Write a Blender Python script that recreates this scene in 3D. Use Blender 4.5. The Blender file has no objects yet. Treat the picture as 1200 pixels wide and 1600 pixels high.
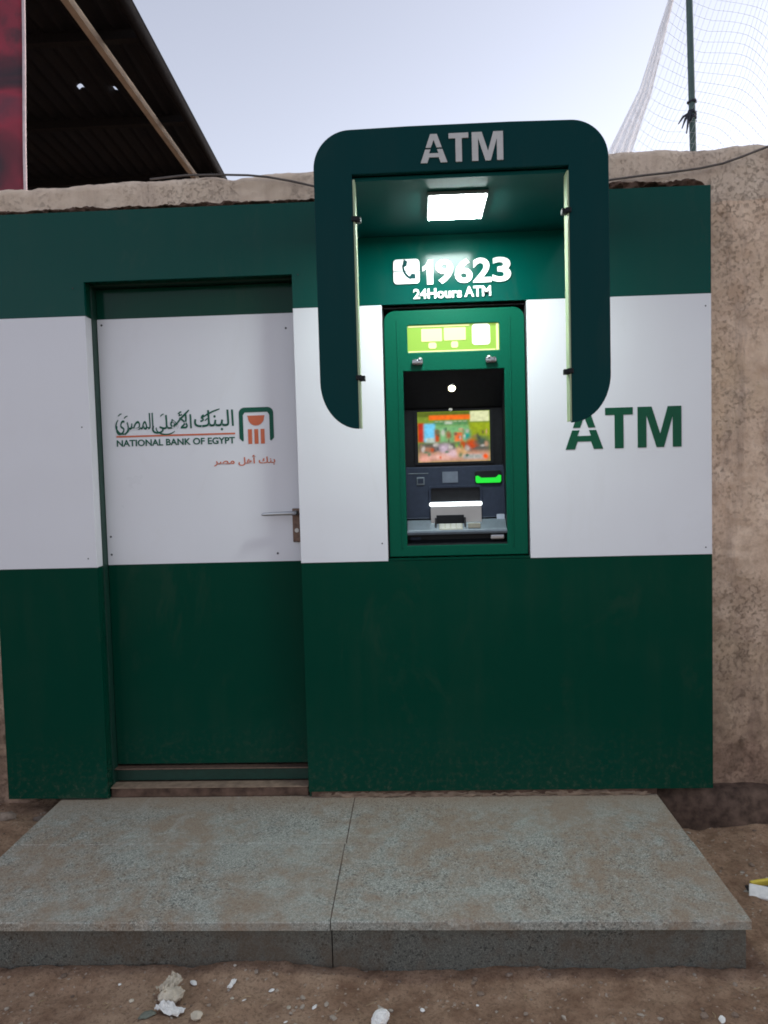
import bpy, bmesh, math, random
import numpy as np
from mathutils import Matrix, Vector

random.seed(7)
RNG = np.random.RandomState(11)
scene = bpy.context.scene
COL = scene.collection
R = math.radians

# ------------------------------------------------------------------ camera
cam_d = bpy.data.cameras.new('camera')
cam = bpy.data.objects.new('camera', cam_d)
COL.objects.link(cam)
cam_d.sensor_fit = 'VERTICAL'
cam_d.sensor_height = 24.0
cam_d.lens = 24.0 * 1200 / 1600
cam_d.clip_start = 0.05
cam_d.clip_end = 900
_r = Vector((0.99875706, 0.04178931, -0.02716584))
_u = Vector((0.02483273, 0.05537085, 0.998157))
_f = Vector((-0.04321648, 0.99759096, -0.05426429))
cam.matrix_world = Matrix(((_r.x, _u.x, -_f.x, 0.0), (_r.y, _u.y, -_f.y, -3.1),
                           (_r.z, _u.z, -_f.z, 1.351), (0, 0, 0, 1)))
scene.camera = cam

# ------------------------------------------------------------------ sky, sun, exposure
SUN_EL, SUN_AZ = R(10.0), R(64.0)       # just risen, behind the wall and to the right
world = bpy.data.worlds.new('World')
scene.world = world
world.use_nodes = True
wn = world.node_tree
wn.nodes.clear()
w_out = wn.nodes.new('ShaderNodeOutputWorld')
w_bg = wn.nodes.new('ShaderNodeBackground')
w_sky = wn.nodes.new('ShaderNodeTexSky')
w_sky.sky_type = 'NISHITA'
w_sky.sun_disc = False
w_sky.sun_elevation = SUN_EL
w_sky.sun_rotation = SUN_AZ
w_sky.air_density = 1.0
w_sky.dust_density = 1.0
w_sky.ozone_density = 2.0
w_hsv = wn.nodes.new('ShaderNodeHueSaturation')
w_hsv.inputs['Saturation'].default_value = 0.38
w_tint = wn.nodes.new('ShaderNodeMixRGB')
w_tint.blend_type = 'MULTIPLY'
w_tint.inputs[0].default_value = 1.0
w_tint.inputs[2].default_value = (1.02, 0.975, 1.03, 1)
wn.links.new(w_sky.outputs[0], w_hsv.inputs['Color'])
wn.links.new(w_hsv.outputs[0], w_tint.inputs[1])
wn.links.new(w_tint.outputs[0], w_bg.inputs['Color'])
w_bg.inputs['Strength'].default_value = 0.15
wn.links.new(w_bg.outputs[0], w_out.inputs[0])

sun_d = bpy.data.lights.new('sun', 'SUN')
sun_d.energy = 0.25
sun_d.angle = R(12)
sun_d.color = (1.0, 0.93, 0.86)
sun = bpy.data.objects.new('sun', sun_d)
COL.objects.link(sun)
_sd = Vector((math.sin(SUN_AZ) * math.cos(SUN_EL), math.cos(SUN_AZ) * math.cos(SUN_EL), math.sin(SUN_EL)))
sun.rotation_euler = _sd.to_track_quat('Z', 'Y').to_euler()
sun.location = (6, 8, 6)

vs = scene.view_settings
vs.view_transform = 'Standard'
vs.look = 'None'
vs.gamma = 1.0
vs.use_curve_mapping = False
vs.exposure = 1.24
scene.render.engine = 'CYCLES'
scene.cycles.use_denoising = True
scene.cycles.filter_width = 1.8
scene.cycles.max_bounces = 8
scene.cycles.sample_clamp_indirect = 4.0

# ------------------------------------------------------------------ helpers
def tag(o, label=None, cat=None, group=None, kind=None):
    if label: o['label'] = label
    if cat: o['category'] = cat
    if group: o['group'] = group
    if kind: o['kind'] = kind
    return o

def empty(name, loc, label, cat, group=None):
    o = bpy.data.objects.new(name, None)
    o.empty_display_size = 0.1
    COL.objects.link(o)
    o.location = loc
    return tag(o, label, cat, group)

def link(name, me, mat=None, parent=None, smooth=False):
    o = bpy.data.objects.new(name, me)
    COL.objects.link(o)
    if mat: 
        if len(me.materials) == 0: me.materials.append(mat)
    if smooth is not None:
        me.polygons.foreach_set('use_smooth', [smooth] * len(me.polygons))
    if parent is not None:
        o.parent = parent
        base = Vector((0, 0, 0))
        p = parent
        while p is not None:
            base += p.location
            p = p.parent
        o.location = -base if parent.parent is None else Vector((0, 0, 0))
    return o
# every mesh is written in world coordinates; a child of an Empty is shifted back by the Empty's location,
# a sub-part inherits the shift of its part.

def from_bm(name, bm, mat, parent=None, smooth=False):
    me = bpy.data.meshes.new(name)
    bm.normal_update()
    bm.to_mesh(me)
    bm.free()
    return link(name, me, mat, parent, smooth)

def bm_box(bm, x0, x1, y0, y1, z0, z1, bev=0.0, seg=2):
    m = Matrix.Translation(((x0 + x1) / 2, (y0 + y1) / 2, (z0 + z1) / 2)) @ Matrix.Diagonal((x1 - x0, y1 - y0, z1 - z0, 1))
    g = bmesh.ops.create_cube(bm, size=1.0, matrix=m)
    if bev > 0:
        es = list({e for v in g['verts'] for e in v.link_edges})
        bmesh.ops.bevel(bm, geom=es, offset=bev, segments=seg, profile=0.5, affect='EDGES')

def box(name, mat, parent, x0, x1, y0, y1, z0, z1, bev=0.0015, seg=2):
    bm = bmesh.new()
    bm_box(bm, x0, x1, y0, y1, z0, z1, bev, seg)
    return from_bm(name, bm, mat, parent)

def tube_bm(bm, pts, rad, n=8, cap=True):
    pts = [Vector(p) for p in pts]
    rads = rad if isinstance(rad, (list, tuple)) else [rad] * len(pts)
    rings = []
    prev = None
    for i, p in enumerate(pts):
        d = (pts[min(i + 1, len(pts) - 1)] - pts[max(i - 1, 0)]).normalized()
        a = Vector((0, 0, 1)) if abs(d.z) < 0.9 else Vector((1, 0, 0))
        if prev is not None: a = prev
        s = d.cross(a).normalized()
        t = s.cross(d).normalized()
        prev = t
        rings.append([bm.verts.new(p + rads[i] * (math.cos(2 * math.pi * k / n) * s + math.sin(2 * math.pi * k / n) * t)) for k in range(n)])
    for a, b in zip(rings[:-1], rings[1:]):
        for k in range(n):
            bm.faces.new((a[k], a[(k + 1) % n], b[(k + 1) % n], b[k]))
    if cap:
        bm.faces.new(rings[0][::-1]); bm.faces.new(rings[-1])

def tube(name, mat, parent, pts, rad, n=10):
    bm = bmesh.new()
    tube_bm(bm, pts, rad, n)
    bmesh.ops.recalc_face_normals(bm, faces=bm.faces[:])
    return from_bm(name, bm, mat, parent, True)

def curve_to_mesh(c):
    o = bpy.data.objects.new('tmp', c)
    COL.objects.link(o)
    dg = bpy.context.evaluated_depsgraph_get()
    me = bpy.data.meshes.new_from_object(o.evaluated_get(dg))
    bpy.data.objects.remove(o)
    return me

UP = Matrix(((1, 0, 0, 0), (0, 0, -1, 0), (0, 1, 0, 0), (0, 0, 0, 1)))   # curve XY -> world XZ, facing -Y

def plate(name, loops, mat, parent, y_front, thick, bev=0.0):
    """flat plate in the XZ plane from outlines (holes are further outlines); front face at y_front."""
    c = bpy.data.curves.new(name, 'CURVE')
    c.dimensions = '2D'
    c.fill_mode = 'BOTH'
    c.extrude = thick / 2 - bev
    if bev > 0:
        c.bevel_depth = bev
        c.bevel_resolution = 1
        c.offset = -bev
    for lp in loops:
        s = c.splines.new('POLY')
        s.points.add(len(lp) - 1)
        for p, q in zip(s.points, lp):
            p.co = (q[0], q[1], 0, 1)
        s.use_cyclic_u = True
    me = curve_to_mesh(c)
    bpy.data.curves.remove(c)
    me.name = name
    me.transform(Matrix.Translation((0, y_front + thick / 2, 0)) @ UP)
    return link(name, me, mat, parent)

def rrect(x0, z0, x1, z1, r, n=8, corners=(1, 1, 1, 1)):
    """rounded rectangle, corner order: bottom-left, bottom-right, top-right, top-left"""
    out = []
    for k, (cx, cz, a0) in enumerate(((x0 + r, z0 + r, 180), (x1 - r, z0 + r, 270), (x1 - r, z1 - r, 0), (x0 + r, z1 - r, 90))):
        if corners[k]:
            for i in range(n + 1):
                a = R(a0 + 90 * i / n)
                out.append((cx + r * math.cos(a), cz + r * math.sin(a)))
        else:
            out.append(((x0, x1, x1, x0)[k], (z0, z0, z1, z1)[k]))
    return out

def rect(x0, z0, x1, z1):
    return [(x0, z0), (x1, z0), (x1, z1), (x0, z1)]

def text(name, body, bx, mat, parent, y_front, thick=0.002, offset=0.0, fit='xz', shear=0.0, space=1.0):
    """lettering scaled into the box bx = x0, z0, x1, z1"""
    c = bpy.data.curves.new(name, 'FONT')
    c.body = body
    c.offset = offset
    c.shear = shear
    c.space_character = space
    c.extrude = 0.01
    c.resolution_u = 4
    me = curve_to_mesh(c)
    bpy.data.curves.remove(c)
    co = np.empty(len(me.vertices) * 3)
    me.vertices.foreach_get('co', co)
    co = co.reshape(-1, 3)
    lo, hi = co.min(0), co.max(0)
    x0, z0, x1, z1 = bx
    sx = (x1 - x0) / (hi[0] - lo[0]); sz = (z1 - z0) / (hi[1] - lo[1])
    new = np.empty_like(co)
    new[:, 0] = x0 + (co[:, 0] - lo[0]) * sx
    new[:, 2] = z0 + (co[:, 1] - lo[1]) * sz
    new[:, 1] = y_front + np.where(co[:, 2] > 0, 0.0, thick)
    me.vertices.foreach_set('co', new.ravel())
    me.update()
    return link(name, me, mat, parent)

def unit_poly(pts, x0, z0, x1, z1):
    return [(x0 + p[0] * (x1 - x0), z0 + p[1] * (z1 - z0)) for p in pts]

def grid_mesh(name, P, mat, parent=None, smooth=True):
    """P: array (n, m, 3) of points"""
    n, m, _ = P.shape
    me = bpy.data.meshes.new(name)
    idx = np.arange(n * m).reshape(n, m)
    f = np.stack([idx[:-1, :-1], idx[:-1, 1:], idx[1:, 1:], idx[1:, :-1]], -1).reshape(-1, 4)
    me.vertices.add(n * m)
    me.vertices.foreach_set('co', P.reshape(-1).astype(np.float32))
    me.loops.add(f.size)
    me.loops.foreach_set('vertex_index', f.reshape(-1).astype(np.int32))
    me.polygons.add(len(f))
    me.polygons.foreach_set('loop_start', np.arange(0, f.size, 4, dtype=np.int32))
    me.update(calc_edges=True)
    me.validate()
    return link(name, me, mat, parent, smooth)

_perm = RNG.rand(256, 256)
def vnoise(x, y):
    x = np.asarray(x, float); y = np.asarray(y, float)
    xi = np.floor(x).astype(int); yi = np.floor(y).astype(int)
    fx = x - xi; fy = y - yi
    fx = fx * fx * (3 - 2 * fx); fy = fy * fy * (3 - 2 * fy)
    g = lambda a, b: _perm[a & 255, b & 255]
    return (g(xi, yi) * (1 - fx) + g(xi + 1, yi) * fx) * (1 - fy) + (g(xi, yi + 1) * (1 - fx) + g(xi + 1, yi + 1) * fx) * fy
def fbm(x, y, o=4, gain=0.5):
    s = 0; a = 1; t = 0
    for k in range(o):
        s = s + a * vnoise(x * 2 ** k + 17.3 * k, y * 2 ** k + 5.1 * k); t += a; a *= gain
    return s / t - 0.5

# ------------------------------------------------------------------ materials
class NT:
    def __init__(self, name):
        self.m = bpy.data.materials.new(name)
        self.m.use_nodes = True
        self.t = self.m.node_tree
        self.b = self.t.nodes['Principled BSDF']
        self.out = self.t.nodes['Material Output']
        self.tc = self.t.nodes.new('ShaderNodeTexCoord')
    def n(self, k, **kw):
        nd = self.t.nodes.new('ShaderNode' + k)
        for a, v in kw.items(): setattr(nd, a, v)
        return nd
    def l(self, a, b): self.t.links.new(a, b)
    def val(self, sock, v):
        if hasattr(v, 'is_linked') or hasattr(v, 'links'): self.l(v, sock)
        else: sock.default_value = v
    def mapping(self, scale=(1, 1, 1), loc=(0, 0, 0), rot=(0, 0, 0)):
        mp = self.n('Mapping')
        self.l(self.tc.outputs['Object'], mp.inputs[0])
        mp.inputs['Scale'].default_value = scale
        mp.inputs['Location'].default_value = loc
        mp.inputs['Rotation'].default_value = rot
        return mp.outputs[0]
    def noise(self, scale, detail=4, rough=0.55, vec=None, dist=0.0):
        nd = self.n('TexNoise')
        nd.inputs['Scale'].default_value = scale
        nd.inputs['Detail'].default_value = detail
        nd.inputs['Roughness'].default_value = rough
        nd.inputs['Distortion'].default_value = dist
        self.l(vec if vec is not None else self.tc.outputs['Object'], nd.inputs['Vector'])
        return nd.outputs['Fac']
    def voronoi(self, scale, vec=None, feature='F1'):
        nd = self.n('TexVoronoi', feature=feature)
        nd.inputs['Scale'].default_value = scale
        self.l(vec if vec is not None else self.tc.outputs['Object'], nd.inputs['Vector'])
        return nd
    def ramp(self, fac, stops):
        nd = self.n('ValToRGB')
        el = nd.color_ramp.elements
        while len(el) > len(stops): el.remove(el[-1])
        while len(el) < len(stops): el.new(0.5)
        for e, (p, c) in zip(el, stops):
            e.position = p
            e.color = (c, c, c, 1) if isinstance(c, (int, float)) else (*c[:3], 1)
        self.l(fac, nd.inputs[0])
        return nd.outputs['Color']
    def mix(self, fac, a, b, mode='MIX'):
        nd = self.n('MixRGB', blend_type=mode)
        self.val(nd.inputs[0], fac)
        for s, v in ((nd.inputs[1], a), (nd.inputs[2], b)):
            if isinstance(v, tuple): s.default_value = (*v[:3], 1)
            else: self.l(v, s)
        return nd.outputs[0]
    def math(self, op, a, b=0.0):
        nd = self.n('Math', operation=op)
        self.val(nd.inputs[0], a); self.val(nd.inputs[1], b)
        return nd.outputs[0]
    def bump(self, h, strength, dist, prev=None):
        nd = self.n('Bump')
        nd.inputs['Strength'].default_value = strength
        nd.inputs['Distance'].default_value = dist
        self.l(h, nd.inputs['Height'])
        if prev is not None: self.l(prev, nd.inputs['Normal'])
        return nd.outputs[0]
    def sep(self):
        nd = self.n('SeparateXYZ')
        self.l(self.tc.outputs['Object'], nd.inputs[0])
        return nd.outputs
    def set(self, col=None, rough=None, metal=None, normal=None, spec=None):
        b = self.b
        if col is not None:
            if isinstance(col, tuple): b.inputs['Base Color'].default_value = (*col[:3], 1)
            else: self.l(col, b.inputs['Base Color'])
        if rough is not None: self.val(b.inputs['Roughness'], rough)
        if metal is not None: b.inputs['Metallic'].default_value = metal
        if normal is not None: self.l(normal, b.inputs['Normal'])
        if spec is not None: b.inputs['Specular IOR Level'].default_value = spec
        return self.m

def plain(name, col, rough=0.5, metal=0.0, var=0.12, scale=40, bump=0.0, spec=0.5):
    t = NT(name)
    nz = t.noise(scale, 3)
    c = t.mix(t.ramp(nz, [(0.3, 0.0), (0.7, 1.0)]), tuple(v * (1 - var) for v in col), tuple(min(1, v * (1 + var)) for v in col))
    rr = t.math('ADD', t.math('MULTIPLY', t.noise(scale * 0.4, 4), 0.16), rough - 0.08)
    nm = t.bump(nz, bump, 0.002) if bump else None
    return t.set(c, rr, metal, nm, spec)

def panel_mat(name, col, dust, rough=0.13, spec=0.12):
    """painted aluminium composite sheet: slightly wavy, streaked with dust, more of it towards the foot"""
    t = NT(name)
    streak = t.noise(1.0, 5, 0.6, t.mapping((14, 14, 1.2)))
    blot = t.noise(3.1, 5, 0.6)
    fine = t.noise(160, 2)
    f1 = t.ramp(t.math('MULTIPLY', streak, blot), [(0.22, 0.0), (0.46, 1.0)])
    z = t.sep()[2]
    low = t.ramp(t.math('ADD', z, t.math('MULTIPLY', t.noise(2.2, 4), 0.5)), [(0.16, 1.0), (0.62, 0.0)])
    smear = t.ramp(t.noise(2.0, 8, 0.7, t.mapping((1.6, 1, 0.7), (3, 1, 2), (0, 0.6, 0)), 1.5), [(0.56, 0.0), (0.64, 1.0)])
    splash = t.math('MULTIPLY', t.ramp(z, [(0.02, 1.0), (0.30, 0.0)]), t.ramp(t.noise(38, 6, 0.75), [(0.50, 0.0), (0.66, 1.0)]))   # mud splashed up from the ground
    f = t.math('ADD', t.math('MULTIPLY', f1, 0.03), t.math('MULTIPLY', low, 0.02))
    f = t.math('ADD', f, t.math('MULTIPLY', smear, 0.035))
    f = t.math('ADD', f, t.math('MULTIPLY', splash, 0.16))
    c = t.mix(f, col, dust)
    rr = t.math('ADD', t.math('MULTIPLY', blot, 0.12), rough - 0.06)
    rr = t.math('ADD', rr, t.math('MULTIPLY', f, 1.2))
    nm = t.bump(t.noise(1.7, 2), 0.40, 0.02)
    nm = t.bump(fine, 0.03, 0.001, nm)
    return t.set(c, rr, 0.0, nm, spec)

GREEN = panel_mat('green_composite_panel', (0.0003, 0.040, 0.024), (0.16, 0.12, 0.085))
GREEN_LIT = panel_mat('lamplit_green_composite_panel', (0.0003, 0.058, 0.045), (0.16, 0.12, 0.085), 0.14, 0.12)  # panel green made lighter and bluer: lamp glow and sky sheen put into colour
CEIL_LIT = panel_mat('lamplit_hood_ceiling_sheet', (0.0005, 0.075, 0.070), (0.16, 0.12, 0.085), 0.45, 0.08)  # hood green lightened, so the colour carries the lamp's bounced light
WHITE = panel_mat('white_composite_panel', (0.70, 0.70, 0.73), (0.42, 0.36, 0.30), 0.30, 0.4)
HOODM = panel_mat('hood_green_sheet', (0.0005, 0.038, 0.039), (0.13, 0.11, 0.09), 0.34, 0.07)
FASCIA = plain('machine_green_plastic', (0.001, 0.080, 0.046), 0.38, var=0.06, scale=90, bump=0.03, spec=0.10)
BLACK = plain('black_plastic', (0.008, 0.009, 0.011), 0.45, var=0.2, scale=60, bump=0.03, spec=0.2)
SLATE = plain('slate_blue_plastic', (0.024, 0.031, 0.050), 0.5, var=0.12, scale=50, bump=0.04, spec=0.12)
SHELF = plain('grey_metal_shelf', (0.11, 0.135, 0.16), 0.42, 0.2, var=0.12, scale=40)
SILVER = plain('brushed_metal', (0.48, 0.49, 0.50), 0.32, 0.9, var=0.04, scale=12)
BRONZE = plain('brown_lock_plate', (0.16, 0.10, 0.075), 0.45, 0.5, var=0.25, scale=70)
DARKM = plain('dark_metal', (0.03, 0.03, 0.033), 0.5, 0.3, var=0.25)
FRAMEG = plain('dark_green_door_frame', (0.006, 0.038, 0.026), 0.45, var=0.15)
VWHITE = plain('white_vinyl', (0.80, 0.80, 0.80), 0.45, var=0.03)
VGREY = plain('silver_grey_vinyl', (0.52, 0.52, 0.50), 0.5, var=0.05)
VGREEN = plain('green_vinyl', (0.001, 0.072, 0.034), 0.42, var=0.06, spec=0.25)
VLOGO = plain('logo_green_vinyl', (0.002, 0.085, 0.050), 0.45, var=0.06, spec=0.25)
VORANGE = plain('logo_orange_vinyl', (0.56, 0.120, 0.045), 0.45, var=0.05)
DUSTWOOD = plain('dusty_sill_concrete', (0.22, 0.155, 0.11), 0.9, var=0.25, scale=30, bump=0.4, spec=0.2)
PAPER = plain('white_paper', (0.74, 0.72, 0.68), 0.85, var=0.10, scale=60, bump=0.2, spec=0.2)
KEYM = plain('pale_metal_keys', (0.32, 0.31, 0.25), 0.4, 0.3, var=0.08)
YELLOWP = plain('yellow_card', (0.62, 0.48, 0.06), 0.6, var=0.1)
RUBBER = plain('grey_cable_sheath', (0.10, 0.085, 0.075), 0.7, var=0.2)
RAG = plain('dark_rope', (0.03, 0.035, 0.05), 0.9, var=0.3)
POLEM = plain('green_painted_steel', (0.045, 0.095, 0.085), 0.45, var=0.15, scale=12)

def strip_mat():
    t = NT('pale_acrylic_edge')
    t.set((0.36, 0.44, 0.27), 0.35)
    t.b.inputs['Subsurface Weight'].default_value = 0.6
    t.b.inputs['Subsurface Radius'].default_value = (0.03, 0.03, 0.02)
    return t.m
ACRYL = strip_mat()

def emit(name, col, strength, base=(0.6, 0.6, 0.6), rough=0.3):
    t = NT(name)
    t.set(base, rough)
    t.b.inputs['Emission Color'].default_value = (*col, 1)
    t.b.inputs['Emission Strength'].default_value = strength
    return t.m

LAMP = emit('led_panel_glow', (0.88, 1.0, 0.97), 42.0, (0.9, 0.9, 0.9))
SIGN_BACK = emit('backlit_lime_acrylic', (0.30, 0.52, 0.06), 0.34, (0.10, 0.18, 0.02))
SIGN_PALE = emit('backlit_pale_acrylic', (1.0, 0.95, 0.48), 0.40, (0.25, 0.25, 0.12))
SIGN_WHITE = emit('backlit_white_acrylic', (1.0, 1.0, 0.92), 0.60, (0.4, 0.4, 0.4))
DOWNL = emit('small_warm_lamp', (1.0, 0.93, 0.62), 5.0)
LEDDIM = emit('dim_status_light', (0.75, 0.78, 0.62), 0.16)
SLOTG = emit('green_slot_light', (0.0, 1.0, 0.035), 0.30, (0.01, 0.15, 0.02))
BARW = emit('cash_slot_light', (0.92, 1.0, 1.0), 1.1, (0.8, 0.8, 0.8))

def granite(name, dustamt, k=1.0, grain=0.7):
    t = NT(name)
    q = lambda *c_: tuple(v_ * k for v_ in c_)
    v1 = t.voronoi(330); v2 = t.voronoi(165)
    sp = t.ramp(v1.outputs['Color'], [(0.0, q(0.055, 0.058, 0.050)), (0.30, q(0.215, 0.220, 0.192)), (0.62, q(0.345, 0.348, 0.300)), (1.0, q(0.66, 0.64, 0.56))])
    dk = t.ramp(v2.outputs['Color'], [(0.16, 1.0), (0.26, 0.0)])
    c = t.mix(t.math('MULTIPLY', dk, grain), sp, q(0.045, 0.050, 0.046))
    lt = t.ramp(t.noise(2.2, 6, 0.6, t.mapping((1, 1, 1), (7, 3, 0))), [(0.40, 0.0), (0.62, 0.45)])
    c = t.mix(lt, c, q(0.37, 0.372, 0.32))
    # wind-blown dust, thicker along the wall and in patches
    big = t.noise(2.6, 8, 0.68, t.mapping((1.0, 0.8, 1)), 0.6)
    mid = t.noise(11.0, 8, 0.72)
    d = t.ramp(t.math('ADD', t.math('MULTIPLY', big, 0.65), t.math('MULTIPLY', mid, 0.5)), [(0.50, 0.0), (0.65, 1.0)])
    y = t.sep()[1]
    back = t.ramp(t.math('ADD', t.math('ADD', y, 0.30), t.math('MULTIPLY', mid, 0.16)), [(0.16, 0.0), (0.38, 1.0)])
    d = t.math('MAXIMUM', d, back)
    d = t.math('MULTIPLY', d, dustamt)
    d = t.math('MULTIPLY', d, t.ramp(t.noise(200, 4, 0.7), [(0.36, 0.6), (0.60, 1.0)]))
    c = t.mix(d, c, t.mix(t.noise(60, 3), q(0.23, 0.155, 0.098), q(0.32, 0.23, 0.155)))
    # scuffs of pale powder
    sc = t.ramp(t.noise(5.0, 8, 0.72, t.mapping((2.2, 0.7, 1), (0, 0, 0), (0, 0, 0.5)), 1.0), [(0.58, 0.0), (0.74, 0.4)])
    c = t.mix(sc, c, q(0.46, 0.47, 0.43))
    # a few dark wet or oily marks
    oil = t.ramp(t.noise(3.1, 6, 0.6, t.mapping((1, 2.4, 1), (2, 9, 0))), [(0.66, 0.0), (0.72, 0.45)])
    c = t.mix(oil, c, q(0.10, 0.10, 0.085))
    rr = t.math('ADD', t.math('MULTIPLY', d, 0.3), 0.52)
    nm = t.bump(v1.outputs['Distance'], 0.12, 0.002)
    nm = t.bump(t.noise(30, 5), 0.18, 0.004, nm)
    return t.set(c, rr, 0.0, nm, 0.3)
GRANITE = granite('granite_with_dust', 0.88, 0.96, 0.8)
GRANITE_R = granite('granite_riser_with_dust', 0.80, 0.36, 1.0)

def dirt():
    t = NT('trodden_dirt')
    big = t.noise(1.6, 8, 0.65); mid = t.noise(9, 10, 0.72); fine = t.noise(85, 8, 0.75)
    c = t.mix(t.ramp(mid, [(0.36, 0.0), (0.64, 1.0)]), (0.20, 0.115, 0.072), (0.385, 0.255, 0.168))
    c = t.mix(t.ramp(big, [(0.46, 0.0), (0.62, 0.65)]), c, (0.44, 0.31, 0.21))
    c = t.mix(t.math('MULTIPLY', t.ramp(fine, [(0.50, 0.0), (0.62, 1.0)]), 0.55), c, (0.10, 0.062, 0.042))
    v = t.voronoi(150)
    peb = t.ramp(v.outputs['Color'], [(0.88, 0.0), (0.92, 0.85)])
    c = t.mix(peb, c, (0.42, 0.35, 0.28))
    nm = t.bump(mid, 0.8, 0.02); nm = t.bump(fine, 0.9, 0.006, nm); nm = t.bump(v.outputs['Distance'], 0.3, 0.004, nm)
    return t.set(c, 0.95, 0.0, nm, 0.15)
DIRT = dirt()

def plaster():
    t = NT('weathered_wall_plaster')
    big = t.noise(1.7, 8, 0.65, None, 0.4); mid = t.noise(8, 10, 0.72); fine = t.noise(62, 10, 0.8)
    run = t.noise(1.0, 8, 0.65, t.mapping((9, 9, 0.9)))
    c = t.mix(t.ramp(mid, [(0.38, 0.0), (0.62, 1.0)]), (0.66, 0.475, 0.335), (0.90, 0.70, 0.525))
    c = t.mix(t.ramp(big, [(0.50, 0.0), (0.58, 0.6)]), c, (0.74, 0.56, 0.38))
    c = t.mix(t.math('MULTIPLY', t.ramp(run, [(0.52, 0.0), (0.66, 1.0)]), 0.5), c, (0.30, 0.22, 0.18))
    pits = t.math('MULTIPLY', t.ramp(fine, [(0.52, 0.0), (0.62, 1.0)]), t.ramp(t.noise(5, 4), [(0.38, 0.30), (0.62, 1.0)]))
    c = t.mix(t.math('MULTIPLY', pits, 0.30), c, (0.17, 0.11, 0.085))
    crumbs = t.ramp(t.noise(90, 6, 0.7, t.mapping((1, 1, 1), (5, 2, 1))), [(0.58, 0.0), (0.70, 0.4)])
    c = t.mix(crumbs, c, (0.72, 0.63, 0.53))
    z = t.sep()[2]
    # smoother, paler coping coat along the top
    nd = t.math('GREATER_THAN', t.math('ADD', z, t.math('MULTIPLY', mid, 0.05)), 2.425)
    top = t.mix(t.ramp(run, [(0.35, 0.0), (0.70, 1.0)]), (0.76, 0.63, 0.50), (0.58, 0.46, 0.36))
    top = t.mix(t.math('MULTIPLY', pits, 0.25), top, (0.25, 0.19, 0.15))
    c = t.mix(t.math('MULTIPLY', nd, 0.85), c, top)
    zz = t.math('ADD', z, t.math('MULTIPLY', big, 1.1))
    zz = t.math('ADD', zz, t.math('MULTIPLY', mid, 0.9))
    damp = t.ramp(t.math('MULTIPLY', zz, 0.4), [(0.46, 1.0), (0.82, 0.0)])          # rising damp and splashed mud at the foot
    c = t.mix(t.math('MULTIPLY', damp, 0.78), c, t.mix(t.ramp(mid, [(0.40, 0.0), (0.60, 1.0)]), (0.085, 0.043, 0.030), (0.27, 0.155, 0.105)))
    spots = t.ramp(t.noise(4.4, 8, 0.75), [(0.60, 0.0), (0.68, 0.45)])
    c = t.mix(spots, c, (0.13, 0.095, 0.08))
    h = t.math('SUBTRACT', t.math('ADD', mid, t.math('MULTIPLY', fine, 0.4)), t.math('MULTIPLY', pits, 0.35))
    nm = t.bump(h, 0.9, 0.012)
    return t.set(c, 0.93, 0.0, nm, 0.2)
PLASTER = plaster()
MORTAR = plain('broken_brown_mortar', (0.105, 0.065, 0.048), 0.95, var=0.45, scale=22, bump=0.7, spec=0.15)
FOOTING = plain('damp_concrete_footing', (0.095, 0.062, 0.046), 0.95, var=0.5, scale=26, bump=0.6, spec=0.2)

# ------------------------------------------------------------------ ground
def spaced(lo, hi, step, far, k=1.35):
    a = list(np.arange(lo, hi + 1e-6, step))
    s = step
    while a[-1] < far: s *= k; a.append(a[-1] + s)
    s = step
    while a[0] > -far: s *= k; a.insert(0, a[0] - s)
    return np.array(a)
gx = spaced(-2.6, 2.6, 0.016, 350)
gy = spaced(-1.7, 0.3, 0.016, 350)
GX, GY = np.meshgrid(gx, gy)
def ground_z(X, Y):
    near = np.exp(-((np.maximum(np.abs(X) - 3, 0)) ** 2 + (np.maximum(np.abs(Y) - 3, 0)) ** 2) * 0.2)
    z = -0.158 + near * (0.035 * fbm(X * 2.2, Y * 2.2, 3) + 0.026 * fbm(X * 11, Y * 11, 4) + 0.014 * fbm(X * 30, Y * 30, 2))
    # the dirt has piled up beside the left end of the step
    m = 1 / (1 + np.exp((X + 1.50) * 14)) * (1 / (1 + np.exp(-(Y + 0.70) * 7))) * np.exp(-np.maximum(-X - 2.2, 0))
    z = z + 0.115 * m * (1 + 0.6 * fbm(X * 5, Y * 5, 3))
    # and a little against the foot of the riser
    z = z + 0.012 * np.exp(-((Y + 0.88) / 0.05) ** 2) * (0.6 + vnoise(X * 4, Y * 4)) * (np.abs(X + 0.3) < 1.4)
    return z
ground = grid_mesh('ground', np.stack([GX, GY, ground_z(GX, GY)], -1), DIRT)
tag(ground, kind='structure')

def gz(x, y):
    return float(ground_z(np.array([x]), np.array([y]))[0])

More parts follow.
